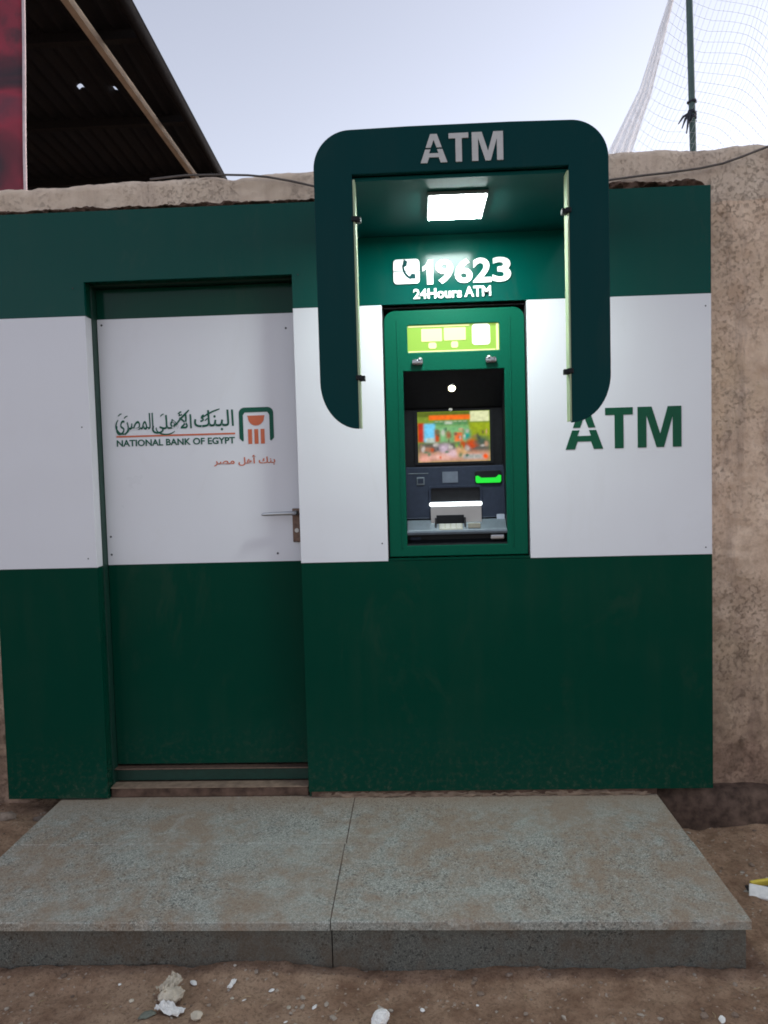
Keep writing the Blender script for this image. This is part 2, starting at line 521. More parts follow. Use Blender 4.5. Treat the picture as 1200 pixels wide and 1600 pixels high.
# ------------------------------------------------------------------ boundary wall behind the kiosk
WY = 0.12
wall_root = empty('boundary_wall', (0, 0.25, -0.15), 'weathered tan plastered wall with rough uneven top behind the green kiosk', 'wall')
wx = np.concatenate([np.linspace(-9, -2.4, 34)[:-1], np.arange(-2.4, 2.4, 0.014), np.linspace(2.4, 9, 34)])
wt = np.interp(wx, [-9, -1.75, -1.28, -0.80, -0.74, -0.60, -0.39, 0.82, 1.24, 1.44, 9],
               [2.54, 2.568, 2.580, 2.586, 2.572, 2.594, 2.597, 2.611, 2.612, 2.622, 2.66])
wt = wt + 0.020 * fbm(wx * 6, wx * 0 + 3.3, 4) + 0.008 * fbm(wx * 40, wx * 0 + 9.3, 2)
rows = []
wz = np.linspace(0, 1, 190)
for s in wz:
    z = -0.3 + s * (wt + 0.3)
    y = WY + 0.030 * fbm(wx * 2.0, z * 2.0, 3) + 0.018 * fbm(wx * 13, z * 13, 4) + 0.010 * fbm(wx * 38, z * 38, 2)
    for zc, d in ((2.395, 0.010), (0.985, 0.008)):                       # plaster cracks along the block courses
        y = y + d * np.exp(-((z - zc - 0.012 * fbm(wx * 7, wx * 0 + zc, 3)) / 0.006) ** 2) * (wx > 1.0) * (vnoise(wx * 5, wx * 0 + zc * 3) > 0.35)
    inside = 1 / (1 + np.exp(-(wx + 1.66) * 60)) / (1 + np.exp((wx - 1.08) * 60)) / (1 + np.exp((z - 2.34) * 60))
    y = y + 0.19 * inside                                                # the niche the kiosk is built into
    edge = np.maximum(0, z - (wt - 0.02)) / 0.02
    y = y + 0.015 * edge ** 2
    rows.append(np.stack([wx, y, z], -1))
top_y = rows[-1][:, 1]
for k, yy in enumerate((0.17, 0.24, 0.32, 0.40)):
    rows.append(np.stack([wx, np.full_like(wx, yy), wt + 0.006 + 0.012 * fbm(wx * 9, wx * 0 + k, 3)], -1))
rows.append(np.stack([wx, np.full_like(wx, 0.42), np.full_like(wx, -0.3)], -1))
grid_mesh('plaster_face', np.stack(rows, 0), PLASTER, wall_root)

def rough_strip(name, mat, parent, x0, x1, zc, hw, yb, depth, seed):
    xs = np.arange(x0, x1, 0.005)
    th = np.linspace(0, np.pi, 9)
    P = np.zeros((len(th), len(xs), 3))
    taper = np.clip((xs - x0) / 0.05, 0, 1) * np.clip((x1 - xs) / 0.05, 0, 1)
    for i, t in enumerate(th):
        w = hw * (0.30 + 1.3 * np.clip(fbm(xs * 9, xs * 0 + seed, 4) + 0.35, 0, 1) + 0.9 * fbm(xs * 55, xs * 0 + seed + i * .6, 2)) * (0.15 + 0.85 * taper)
        P[i, :, 0] = xs
        P[i, :, 2] = zc + 0.006 * fbm(xs * 5, xs * 0 + seed + 3, 3) - np.cos(t) * w
        P[i, :, 1] = yb - np.sin(t) * depth * (0.3 + 1.7 * vnoise(xs * 45, xs * 0 + i * 1.7 + seed)) * taper
    return grid_mesh(name, P, mat, parent)
rough_strip('broken_mortar', MORTAR, wall_root, -1.80, -0.30, 2.462, 0.017, 0.125, 0.030, 1.0)
rough_strip('broken_mortar', MORTAR, wall_root, 0.55, 1.20, 2.466, 0.022, 0.125, 0.034, 5.0)
# concrete footing along the foot of the wall
xs = np.concatenate([np.arange(0.90, 2.3, 0.02), np.linspace(2.3, 9, 20)])
prof = [(0.02, -0.30), (0.035, -0.16), (0.042, -0.06), (0.055, -0.022), (0.075, -0.008), (0.14, -0.004)]
P = np.zeros((len(prof), len(xs), 3))
for i, (y, z) in enumerate(prof):
    P[i, :, 0] = xs
    P[i, :, 1] = y + 0.05 * fbm(xs * 8, xs * 0 + i, 4)
    P[i, :, 2] = z + 0.05 * fbm(xs * 6, xs * 0 + 20 + i * .4, 4)
grid_mesh('footing', P, FOOTING, wall_root)
# ------------------------------------------------------------------ granite step
step = empty('granite_step', (-0.29, -0.44, -0.15), 'low dusty grey granite step in front of the kiosk', 'step')
SX0, SX1, SXM, SY1, SYJ = -1.528, 0.951, -0.292, -0.874, -0.384
bm = bmesh.new(); bm_box(bm, SX0 + 0.03, SX1 - 0.03, SY1 + 0.05, 0.115, -0.30, -0.027, 0.002)
bm_box(bm, SXM - 0.004, SXM + 0.008, SY1 + 0.012, 0.10, -0.0268, -0.0040)
bm_box(bm, SX0 + 0.05, SX1 - 0.05, SYJ - 0.003, SYJ + 0.003, -0.0266, -0.0040)
from_bm('mortar_bed', bm, MORTAR, step)
def slab(name, mat, x0, x1, y0, y1, z0, z1, chip=0.0):
    """granite slab; its front edge is worn and chipped a little"""
    n_ = max(2, int((x1 - x0) / 0.006))
    xs_ = np.linspace(x0, x1, n_)
    b_ = 0.002
    w = 0.0012 * (1 + 1.5 * fbm(xs_ * 30, xs_ * 0 + x0 * 7, 3))
    ch = chip * np.clip(fbm(xs_ * 22, xs_ * 0 + y0 * 9 + x0, 3) - 0.13, 0, 1) * 5
    w = w + 0.012 * ch
    one = np.ones(n_)
    prof_ = [(y0 * one, z0 * one), (y0 * one + 0.2 * w, z1 - b_ - w), (y0 + b_ + 0.8 * w, z1 * one), (one * (y1 - b_), z1 * one), (y1 * one, one * (z1 - b_)), (y1 * one, z0 * one), (y0 * one, z0 * one)]
    P_ = np.stack([np.stack([xs_, p[0], p[1]], -1) for p in prof_], 0)
    o = grid_mesh(name, P_, mat, step, False)
    bm = bmesh.new(); bm.from_mesh(o.data)
    bmesh.ops.remove_doubles(bm, verts=bm.verts[:], dist=1e-6)
    bmesh.ops.holes_fill(bm, edges=[e for e in bm.edges if e.is_boundary])
    bmesh.ops.recalc_face_normals(bm, faces=bm.faces[:])
    for f_ in bm.faces: f_.smooth = False
    bm.to_mesh(o.data); bm.free()
    return o
g = 0.0017
slab('tread_slab', GRANITE, SX0, SXM - g, SY1, SYJ - 0.0012, -0.026, 0.000, 1.0)
slab('tread_slab', GRANITE, SXM + g, SX1, SY1 + 0.002, SYJ - 0.0012, -0.026, 0.0012, 1.0)
slab('tread_slab', GRANITE, SX0, SXM + 0.004 - g, SYJ + 0.0012, 0.112, -0.026, 0.0008)
slab('tread_slab', GRANITE, SXM + 0.004 + g, SX1 - 0.002, SYJ + 0.0012, 0.112, -0.026, 0.0000)
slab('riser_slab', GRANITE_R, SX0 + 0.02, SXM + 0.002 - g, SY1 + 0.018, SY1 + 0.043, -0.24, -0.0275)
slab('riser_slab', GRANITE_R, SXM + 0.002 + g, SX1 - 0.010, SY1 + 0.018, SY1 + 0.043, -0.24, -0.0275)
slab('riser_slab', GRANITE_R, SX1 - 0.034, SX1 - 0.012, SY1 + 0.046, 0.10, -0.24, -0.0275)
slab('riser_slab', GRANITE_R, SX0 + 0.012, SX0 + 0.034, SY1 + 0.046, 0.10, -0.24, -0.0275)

# ------------------------------------------------------------------ kiosk
kiosk = empty('bank_kiosk', (-0.3, 0.05, 0.0), 'green and white panelled cash machine kiosk front with a recessed door', 'kiosk')
X0, X1 = -1.752, 1.171           # outer edges
OX0, OX1, OZ = -1.325, -0.478, 2.143   # door opening
ZB, ZWB, ZWT, ZT = 0.028, 0.982, 2.008, 2.424
CX0, CX1, CZ0, CZ1 = -0.122, 0.452, 0.991, 2.0015   # cutout for the machine
TH = 0.018
plate('header_panel', [[(X0, ZWT + .0008), (OX0, ZWT + .0008), (OX0, OZ), (OX1, OZ), (OX1, ZWT + .0008), (X1, ZWT + .0008), (X1, ZT), (X0, ZT)]], GREEN_LIT, kiosk, 0.0, TH, 0.0012)
plate('white_panel', [rect(X0 + .001, ZWB, OX0, ZWT)], WHITE, kiosk, -0.0015, TH, 0.0014)
plate('green_panel', [rect(X0, ZB - 0.02, OX0, ZWB - .0008)], GREEN, kiosk, 0.0, TH, 0.0012)
plate('white_panel', [rect(OX1, ZWB, CX0, ZWT)], WHITE, kiosk, -0.0015, TH, 0.0014)
plate('white_panel', [rect(CX1, ZWB, X1 - .001, ZWT)], WHITE, kiosk, -0.0015, TH, 0.0014)
plate('green_panel', [rect(OX1, ZB, X1, ZWB - .0008)], GREEN, kiosk, 0.0, TH, 0.0012)
plate('green_sill', [rect(CX0, ZWB + 0.0005, CX1, CZ0)], GREEN, kiosk, -0.0005, 0.05, 0.0008)
# folded side returns of the cladding
box('side_return', GREEN, kiosk, X1 - 0.016, X1 - 0.001, TH + .001, 0.19, ZB, ZWB - .001)
box('side_return', WHITE, kiosk, X1 - 0.016, X1 - 0.001, TH + .001, 0.19, ZWB, ZWT)
box('side_return', GREEN, kiosk, X1 - 0.016, X1 - 0.001, TH + .001, 0.19, ZWT + .001, ZT)
box('side_return', GREEN, kiosk, X0 + .001, X0 + 0.016, TH + .001, 0.19, 0.0, ZWB - .001)
box('side_return', WHITE, kiosk, X0 + .001, X0 + 0.016, TH + .001, 0.19, ZWB, ZWT)
box('side_return', GREEN, kiosk, X0 + .001, X0 + 0.016, TH + .001, 0.19, ZWT + .001, ZT)
box('top_return', GREEN, kiosk, X0 + .02, X1 - .02, TH + .001, 0.17, ZT - 0.016, ZT - 0.001)
# jambs: white and green like the bands they continue, then the dark frame
for xa, xb in ((OX0 - 0.016, OX0 - 0.0005), (OX1 + 0.0005, OX1 + 0.016)):
    box('jamb_return', GREEN, kiosk, xa, xb, TH + .0005, 0.060, 0.0, ZWB - .001)
    box('jamb_return', WHITE, kiosk, xa, xb, TH + .0005, 0.060, ZWB, ZWT)
    box('jamb_return', GREEN, kiosk, xa, xb, TH + .0005, 0.060, ZWT + .001, OZ + .016)
box('lintel_return', GREEN, kiosk, OX0, OX1, TH + .0005, 0.060, OZ + .0005, OZ + 0.016)
for xa, xb in ((OX0 - 0.05, OX0 + 0.004), (OX1 - 0.004, OX1 + 0.05)):
    box('door_frame', FRAMEG, kiosk, xa, xb, 0.0605, 0.112, 0.0, OZ + .02)
box('door_frame', FRAMEG, kiosk, OX0 + .0045, OX1 - .0045, 0.0605, 0.112, OZ - 0.004, OZ + .05)
# threshold
box('threshold', MORTAR, kiosk, OX0 + .0045, OX1 - .0045, 0.022, 0.111, 0.001, 0.040, 0.006, 3)
box('sill_strip', DUSTWOOD, kiosk, OX0 + .0045, OX1 - .0045, 0.0185, 0.083, 0.0405, 0.0450)
box('threshold_rail', FRAMEG, kiosk, OX0 + .0045, OX1 - .0045, 0.092, 0.110, 0.0460, 0.100)
box('threshold_ledge', BRONZE, kiosk, OX0 + .0045, OX1 - .0045, 0.070, 0.111, 0.1005, 0.106)
# dusty mortar under the cladding
rough_strip('mortar_fillet', DUSTWOOD, kiosk, OX1 + 0.005, 0.95, 0.006, 0.020, 0.020, 0.012, 2.0)
box('backing', MORTAR, kiosk, OX1 + 0.01, 0.95, 0.012, 0.11, 0.0015, ZB - .002)
# small screws in the sheets
def screw(x, y, z, parent, mat=DARKM, r=0.0045):
    bm = bmesh.new()
    bmesh.ops.create_uvsphere(bm, u_segments=10, v_segments=6, radius=r, matrix=Matrix.Translation((x, y, z)) @ Matrix.Diagonal((1, 0.35, 1, 1)))
    return from_bm('screw', bm, mat, parent, True)
for x, z in ((-1.36, 1.56), (-1.36, 1.02), (-1.70, 1.98), (-0.145, 1.055), (1.145, 1.01), (-0.452, 2.14), (-1.37, 2.12), (1.148, 1.96)):
    screw(x, -0.002, z, kiosk, DARKM, 0.003)
box('wall_bracket', DARKM, kiosk, X1 + 0.0005, X1 + 0.018, 0.06, 0.10, 1.90, 1.955)

# --- lettering "ATM" on the white panel
A_LOW = [(0, 0), (.18, .47), (.375, .47), (.32, .33), (.68, .33), (.625, .47), (.82, .47), (1, 0), (.75, 0), (.68, .19), (.32, .19), (.25, 0)]
A_UP = [(.20, .53), (.375, 1), (.625, 1), (.80, .53), (.61, .53), (.50, .80), (.39, .53)]
T_U = [(0, .82), (0, 1), (1, 1), (1, .82), (.66, .82), (.66, 0), (.34, 0), (.34, .82)]
M_U = [(0, 0), (0, 1), (.32, 1), (.515, .33), (.69, 1), (1, 1), (1, 0), (.80, 0), (.80, .76), (.60, 0), (.43, 0), (.20, .80), (.20, 0)]
def atm_letters(x0, z0, x1, z1, mat, parent, y, th):
    w = x1 - x0
    a1, t0, t1, m0 = x0 + .325 * w, x0 + .345 * w, x0 + .583 * w, x0 + .624 * w
    plate('letter', [unit_poly(A_LOW, x0, z0, a1, z1), unit_poly(A_UP, x0, z0, a1, z1)], mat, parent, y, th)
    plate('letter', [unit_poly(T_U, t0, z0, t1, z1)], mat, parent, y, th)
    plate('letter', [unit_poly(M_U, m0, z0, x1, z1)], mat, parent, y, th)
atm_letters(0.597, 1.413, 1.052, 1.574, VGREEN, kiosk, -0.0030, 0.0014)

# --- telephone number and "24Hours ATM" on the header
ph = [rrect(-0.071, 2.138, 0.033, 2.183, 0.014, 6, (0, 0, 1, 1)), rrect(-0.071, 2.087, 0.033, 2.135, 0.014, 6, (1, 1, 0, 0))]
ic = plate('phone_icon', ph, VWHITE, kiosk, -0.0060, 0.0055, 0.0006)
hs = []
for i in range(19):           # handset: outer arc, then back along the inner arc
    a = R(152 + 128 * i / 18); rr = 0.054 + (0.004 if 3 < i < 15 else 0.0)
    hs.append((0.010 + rr * math.cos(a) * 0.80, 2.158 + rr * math.sin(a) * 0.98))
for i in range(19):
    a = R(280 - 128 * i / 18); rr = 0.048 if 4 < i < 14 else 0.034
    hs.append((0.010 + rr * math.cos(a) * 0.80, 2.158 + rr * math.sin(a) * 0.98))
plate('handset', [hs], HOODM, ic, -0.0072, 0.001)
dx = [(0.044, 0.082), (0.098, 0.164), (0.174, 0.240), (0.246, 0.314), (0.322, 0.391)]
plate('digit', [unit_poly([(.42, 0), (.42, .66), (0, .54), (0, .72), (.30, .80), (.56, 1), (1, 1), (1, 0)], 0.044, 2.082, 0.086, 2.177)], VWHITE, kiosk, -0.0060, 0.0055)
for ch, (a, b) in list(zip('19623', dx))[1:]:
    text('digit', ch, (a - 0.002, 2.082, b + 0.002, 2.178), VWHITE, kiosk, -0.0060, 0.0055, 0.031)
text('lettering', '24Hours', (0.006, 2.026, 0.198, 2.066), VWHITE, kiosk, -0.0060, 0.0055, 0.026)
text('lettering', 'ATM', (0.208, 2.028, 0.313, 2.069), VWHITE, kiosk, -0.0060, 0.0055, 0.026)

# --- door
DY = 0.100
door = box('door', FRAMEG, kiosk, OX0 + 0.006, OX1 - 0.006, DY + 0.006, DY + 0.045, 0.112, OZ - 0.006)
DX0, DX1 = OX0 - 0.003 + 0.009, OX1 - 0.008
plate('door_panel', [rect(DX0, 0.116, DX1, 0.979)], GREEN, door, DY + .001, 0.004, 0.0006)
plate('door_panel', [rect(DX0, 0.980, DX1, 2.012)], WHITE, door, DY, 0.005, 0.0008)
plate('door_panel', [rect(DX0, 2.013, DX1, OZ - 0.008)], GREEN, door, DY + .001, 0.004, 0.0006)
for x, z in ((-1.300, 1.988), (-0.525, 1.950), (-1.302, 1.024), (-0.591, 1.014), (-1.302, 1.10)):
    screw(x, DY - 0.0005, z, door)
# bank logo
yl = DY - 0.0016
lg = plate('logo_arch', [[(-0.722, 1.487), (-0.735, 1.500)] + [(-0.735 + .024 + .024 * math.cos(R(a)), 1.604 + .024 * math.sin(R(a))) for a in range(180, 89, -15)]
           + [(-0.590 - .024 + .024 * math.cos(R(a)), 1.604 + .024 * math.sin(R(a))) for a in range(90, -1, -15)] + [(-0.590, 1.500), (-0.603, 1.487), (-0.607, 1.492)]
           + [(-0.607, 1.596), (-0.615, 1.608), (-0.710, 1.608), (-0.718, 1.596), (-0.718, 1.492)]], VLOGO, door, yl, 0.0012)
plate('logo_cup', [[(-0.700, 1.594), (-0.626, 1.594)] + [(-0.663 + .034 * math.cos(R(a)), 1.586 - .034 * math.sin(R(a))) for a in range(0, 181, 15)]], VORANGE, door, yl, 0.0012)
for k in range(3):
    xa = -0.6985 + k * 0.0265
    plate('logo_column', [rect(xa, 1.476, xa + 0.0165, 1.5375)], VORANGE, door, yl, 0.0012)
plate('logo_rule', [rect(-1.258, 1.5185, -0.753, 1.5255)], VORANGE, door, yl, 0.0012)
text('lettering', 'NATIONAL BANK OF EGYPT', (-1.258, 1.480, -0.755, 1.508), VLOGO, door, yl, 0.0012, 0.022)
# the bank's name in Arabic above the rule, its motto below (joined letter forms, written right to left)
ar = {'bank': '\uFE8D\uFEDF\uFE92\uFEE8\uFEDA', 'ahly': '\uFE8D\uFEF7\uFEEB\uFEE0\uFEF0', 'masry': '\uFE8D\uFEDF\uFEE4\uFEBC\uFEAE\uFEEF'}
for key, bx_ in (('bank', (-0.925, 1.536, -0.757, 1.622)), ('ahly', (-1.105, 1.530, -0.935, 1.620)), ('masry', (-1.258, 1.528, -1.098, 1.618))):
    text('lettering', ar[key][::-1], bx_, VLOGO, door, yl, 0.0012, 0.008)
def stroke(pts, w, mat, parent, y, name='pen_stroke'):
    L, Rr = [], []
    for i, p in enumerate(pts):
        a = pts[max(i - 1, 0)]; b = pts[min(i + 1, len(pts) - 1)]
        dx_, dz_ = b[0] - a[0], b[1] - a[1]
        n_ = math.hypot(dx_, dz_) or 1
        ww = w * (0.35 + 0.65 * math.sin(math.pi * (i + 0.5) / len(pts)))
        L.append((p[0] - dz_ / n_ * ww, p[1] + dx_ / n_ * ww)); Rr.append((p[0] + dz_ / n_ * ww, p[1] - dx_ / n_ * ww))
    return plate(name, [L + Rr[::-1]], mat, parent, y, 0.0010)
def arc(cx, cz, rx, rz, a0, a1, n=12):
    return [(cx + rx * math.cos(R(a0 + (a1 - a0) * i / n)), cz + rz * math.sin(R(a0 + (a1 - a0) * i / n))) for i in range(n + 1)]
stroke([(-0.895, 1.588), (-0.870, 1.604), (-0.842, 1.617), (-0.815, 1.626)], 0.0035, VLOGO, door, yl - .0002)     # long flag of the kaf
stroke([(-1.005, 1.562), (-0.985, 1.586), (-0.962, 1.609), (-0.945, 1.625)], 0.0040, VLOGO, door, yl - .0002)
stroke(arc(-1.045, 1.552, 0.042, 0.026, 170, 330), 0.0032, VLOGO, door, yl - .0002)
stroke(arc(-1.228, 1.566, 0.030, 0.034, 130, 330), 0.0036, VLOGO, door, yl - .0002)
for (x, z) in ((-1.060, 1.606), (-1.240, 1.612), (-1.215, 1.602), (-0.985, 1.614), (-0.872, 1.582)):
    stroke([(x - .007, z - .004), (x, z + .003), (x + .008, z + .006)], 0.0024, VLOGO, door, yl - .0002)
motto = '\uFE91\uFEE8\uFEDA \uFE83\uFEEB\uFEDE \uFEE3\uFEBC\uFEAE'
text('lettering', motto[::-1], (-0.848, 1.386, -0.588, 1.430), VORANGE, door, yl, 0.0012, 0.014)
# lever handle on its lock plate
box('lock_plate', BRONZE, door, -0.523, -0.487, DY - 0.010, DY - 0.0005, 1.060, 1.202, 0.004, 3)
tube('door_handle', SILVER, door, [(-0.505, DY - 0.008, 1.184), (-0.505, DY - 0.040, 1.184), (-0.510, DY - 0.050, 1.184), (-0.522, DY - 0.054, 1.184), (-0.58, DY - 0.054, 1.1835), (-0.635, DY - 0.054, 1.182), (-0.642, DY - 0.052, 1.182)], [0.0095, 0.0095, 0.009, 0.0085, 0.0080, 0.0075, 0.005], 12)
bm = bmesh.new()
bmesh.ops.create_cone(bm, cap_ends=True, segments=14, radius1=0.009, radius2=0.009, depth=0.012, matrix=Matrix.Translation((-0.505, DY - 0.012, 1.110)) @ Matrix.Rotation(R(90), 4, 'X'))
from_bm('key_cylinder', bm, SILVER, door)

# ------------------------------------------------------------------ cash machine set into the kiosk
atm = empty('cash_machine', (0.165, 0.08, 0.995), 'green cash machine with lit screen set into the white panel', 'cash machine')
FY = 0.022
NX0, NX1, NZ0, NZ1 = -0.043, 0.363, 1.040, 1.746
SX_0, SX_1, SZ_0, SZ_1 = -0.022, 0.346, 1.820, 1.929
plate('fascia', [rrect(-0.116, 0.996, 0.446, 1.988, 0.045, 10, (0, 0, 1, 1)), rect(NX0, NZ0, NX1, NZ1), rrect(SX_0, SZ_0, SX_1, SZ_1, 0.006, 4)], FASCIA, atm, FY, 0.020, 0.003)
# rib down each side of the fascia
for xa in (-0.066, 0.384):
    box('fascia_rib', FASCIA, atm, xa, xa + 0.006, FY - 0.003, FY + 0.004, 1.03, 1.95, 0.0015)
box('housing', BLACK, atm, CX0 + 0.001, CX1 - 0.001, 0.205, 0.24, CZ0 + .001, CZ1 - .001)
for xa, xb in ((CX0 + .0006, CX0 + .004), (CX1 - .004, CX1 - .0006)):
    box('housing_side', DARKM, atm, xa, xb, 0.020, 0.203, CZ0 + .001, CZ1 - .001)
box('housing_top', DARKM, atm, CX0 + .005, CX1 - .005, 0.020, 0.203, CZ1 - 0.005, CZ1 - .001)
# backlit sign
sg = box('sign_panel', SIGN_BACK, atm, SX_0 - .002, SX_1 + .002, FY + 0.012, FY + 0.030, SZ_0 - .002, SZ_1 + .002)
yS = FY + 0.0095
for bx_, mm, rr in (((0.034, 1.864, 0.117, 1.914), SIGN_PALE, .003), ((0.125, 1.866, 0.212, 1.916), SIGN_PALE, .003), ((0.062, 1.835, 0.094, 1.859), SIGN_PALE, .008), ((0.153, 1.836, 0.181, 1.861), SIGN_PALE, .008), ((0.238, 1.845, 0.309, 1.927), SIGN_WHITE, .012)):
    plate('sign_field', [rrect(*bx_, rr, 5)], mm, sg, yS, 0.002)
plate('sign_border', [rect(0.334, 1.823, 0.343, 1.927)], SIGN_PALE, sg, yS, 0.002)
plate('sign_border', [rect(-0.019, 1.9215, 0.228, 1.927)], SIGN_PALE, sg, yS, 0.002)
plate('sign_border', [rect(-0.019, 1.8225, 0.330, 1.8265)], SIGN_PALE, sg, yS, 0.002)
# two metal knobs under the sign
for xc in (0.016, 0.309):
    bm = bmesh.new()
    bm_box(bm, xc - 0.022, xc + 0.022, FY - 0.020, FY + 0.001, 1.768, 1.792, 0.007, 4)
    k = from_bm('camera_housing', bm, plain('housing_metal', (0.30, 0.30, 0.32), 0.25, 0.9), atm, True)
    bm = bmesh.new()
    bmesh.ops.create_uvsphere(bm, u_segments=16, v_segments=10, radius=0.0105, matrix=Matrix.Translation((xc + (0.010 if xc < .1 else -0.008), FY - 0.014, 1.790)) @ Matrix.Diagonal((1, 1, .8, 1)))
    from_bm('lens_dome', bm, SILVER, k, True)
# niche: sides, sloping hood, screen wall, deck, shelf
NYB = 0.145
box('niche_side', BLACK, atm, NX0 - 0.010, NX0 - 0.0005, FY + 0.006, 0.20, NZ0 - 0.01, NZ1 + 0.01)
box('niche_side', BLACK, atm, NX1 + 0.0005, NX1 + 0.010, FY + 0.006, 0.20, NZ0 - 0.01, NZ1 + 0.01)
def slanted(name, mat, prof, x0, x1, parent=atm):
    """sheet along x with the (y, z) profile prof"""
    P = np.array([[(x, y, z) for x in (x0, x1)] for (y, z) in prof])
    return grid_mesh(name, P, mat, parent, False)
slanted('niche_hood', BLACK, [(FY + .004, NZ1 + .0015), (0.135, 1.607)], NX0, NX1)
slanted('screen_bezel', BLACK, [(0.135, 1.607), (NYB, 1.600), (NYB + .004, 1.357), (0.128, 1.357)], NX0, NX1)
slanted('deck', SLATE, [(0.128, 1.357), (0.122, 1.360), (0.110, 1.356), (0.084, 1.150), (0.080, 1.146)], NX0, NX1)
sh = box('shelf', SHELF, atm, NX0 + .0005, NX1 - .0005, 0.026, 0.084, 1.092, 1.100, 0.003)
for v in sh.data.vertices: v.co.z += 0.72 * (v.co.y - 0.026)
slanted('shelf_front', SHELF, [(0.026, 1.099), (0.0235, 1.092), (0.026, 1.084), (0.06, 1.080)], NX0, NX1)
box('lower_panel', BLACK, atm, NX0, NX1, 0.060, 0.080, NZ0 + .012, 1.095)
slanted('niche_floor', BLACK, [(0.062, 1.062), (0.030, NZ0 + .001), (FY + .004, NZ0 - .001)], NX0, NX1)
# ceiling lamp of the niche and the small sensor over the screen
def disc(name, c, n, rad, mat, parent, depth=0.004):
    bm = bmesh.new()
    q = Vector(n).to_track_quat('Z', 'Y').to_matrix().to_4x4()
    bmesh.ops.create_cone(bm, cap_ends=True, segments=20, radius1=rad, radius2=rad * 0.9, depth=depth, matrix=Matrix.Translation(c) @ q)
    return from_bm(name, bm, mat, parent)
rim = disc('niche_lamp', (0.154, 0.0725, 1.6795), (0, -0.775, -0.632), 0.017, SILVER, atm, 0.006)
disc('lamp_lens', (0.154, 0.0700, 1.6770), (0, -0.775, -0.632), 0.0145, DOWNL, rim, 0.004)
disc('sensor', (0.150, NYB - 0.002, 1.5965), (0, -1, 0), 0.008, LEDDIM, atm, 0.003)

# screen: the picture on it is stored as colours on a fine grid
S0, S1, T0, T1 = 0.010, 0.312, 1.379, 1.590
nx_, nz_ = 96, 68
px = np.linspace(0, 1, nx_); pz = np.linspace(1, 0, nz_)
U, V = np.meshgrid(px, pz)                                  # V: 0 top .. 1 bottom
img = np.zeros((nz_, nx_, 3)); img[:] = (0.20, 0.26, 0.07)
def paint(u0, v0, u1, v1, c, soft=0.02, a=1.0):
    sg_ = lambda t: 1 / (1 + np.exp(-np.clip(t / soft * 2.5, -40, 40)))
    m = a * sg_(U - u0) * sg_(u1 - U) * sg_(V - v0) * sg_(v1 - V)
    img[:] = img * (1 - m[..., None]) + np.array(c) * m[..., None]
def blob(u, v, ru, rv, c, a=1.0):
    wob = 1 + 0.9 * fbm(U * 9 + u * 31, V * 9 + v * 17, 3)
    m = a * np.exp(-1.1 * ((U - u) ** 2 / ru ** 2 + (V - v) ** 2 / rv ** 2) ** 1.3 / wob ** 3)
    img[:] = img * (1 - m[..., None]) + np.array(c) * m[..., None]
paint(0.0, 0.0, 1.0, 0.10, (0.10, 0.13, 0.03))
paint(0.22, 0.17, 0.70, 0.28, (0.10, 0.22, 0.10))
paint(0.25, 0.28, 0.72, 0.62, (0.22, 0.42, 0.22), 0.04)
paint(0.0, 0.22, 0.09, 0.60, (0.45, 0.07, 0.05))
paint(0.09, 0.24, 0.24, 0.60, (0.30, 0.62, 0.85))
paint(0.11, 0.52, 0.24, 0.62, (0.55, 0.62, 0.55))
paint(0.24, 0.36, 0.30, 0.60, (0.42, 0.08, 0.05))
paint(0.72, 0.24, 1.0, 0.50, (0.30, 0.36, 0.07))
paint(0.0, 0.62, 1.0, 0.82, (0.10, 0.10, 0.09), 0.04)
paint(0.0, 0.80, 1.0, 1.0, (0.55, 0.32, 0.27), 0.05)
blob(0.43, 0.48, 0.05, 0.09, (0.28, 0.13, 0.08))
paint(0.51, 0.42, 0.62, 0.60, (0.70, 0.22, 0.13))
blob(0.68, 0.50, 0.06, 0.10, (0.05, 0.30, 0.25))
blob(0.36, 0.74, 0.08, 0.10, (0.62, 0.52, 0.60))
blob(0.48, 0.84, 0.09, 0.09, (0.72, 0.55, 0.58))
blob(0.60, 0.80, 0.08, 0.12, (0.62, 0.42, 0.25))
blob(0.57, 0.68, 0.05, 0.05, (0.22, 0.40, 0.10))
blob(0.76, 0.66, 0.08, 0.11, (0.55, 0.11, 0.06))
blob(0.88, 0.60, 0.10, 0.12, (0.06, 0.09, 0.07))
blob(0.13, 0.74, 0.10, 0.07, (0.32, 0.18, 0.13))
blob(0.08, 0.93, 0.08, 0.06, (0.72, 0.42, 0.36))
blob(0.30, 0.90, 0.16, 0.06, (0.75, 0.50, 0.44))
paint(0.62, 0.86, 0.92, 0.95, (0.40, 0.42, 0.40), 0.03)
blob(0.935, 0.905, 0.035, 0.045, (0.85, 0.16, 0.06))
paint(0.16, 0.075, 0.74, 0.165, (0.80, 0.22, 0.02), 0.015)
paint(0.38, 0.20, 0.48, 0.25, (0.60, 0.65, 0.55))
paint(0.73, 0.01, 0.99, 0.21, (0.78, 0.80, 0.55), 0.012)
_r2 = random.Random(3)
for _k in range(46):                                        # small figures and furniture in the picture's lower half
    _u, _v = _r2.uniform(0.02, 0.98), _r2.uniform(0.34, 0.92)
    _c = _r2.choice([(0.10, 0.07, 0.05), (0.60, 0.38, 0.28), (0.62, 0.58, 0.55), (0.05, 0.16, 0.10), (0.50, 0.10, 0.05), (0.30, 0.22, 0.14), (0.04, 0.05, 0.05)])
    blob(_u, _v, _r2.uniform(0.012, 0.035), _r2.uniform(0.02, 0.06), _c, 0.75)
for _k in range(7): paint(0.24 + _k * 0.065, 0.185, 0.24 + _k * 0.065 + 0.05, 0.215, (0.45, 0.50, 0.35), 0.008, 0.6)
img *= (1 + 0.5 * fbm(U * 26, V * 20, 3))[..., None]
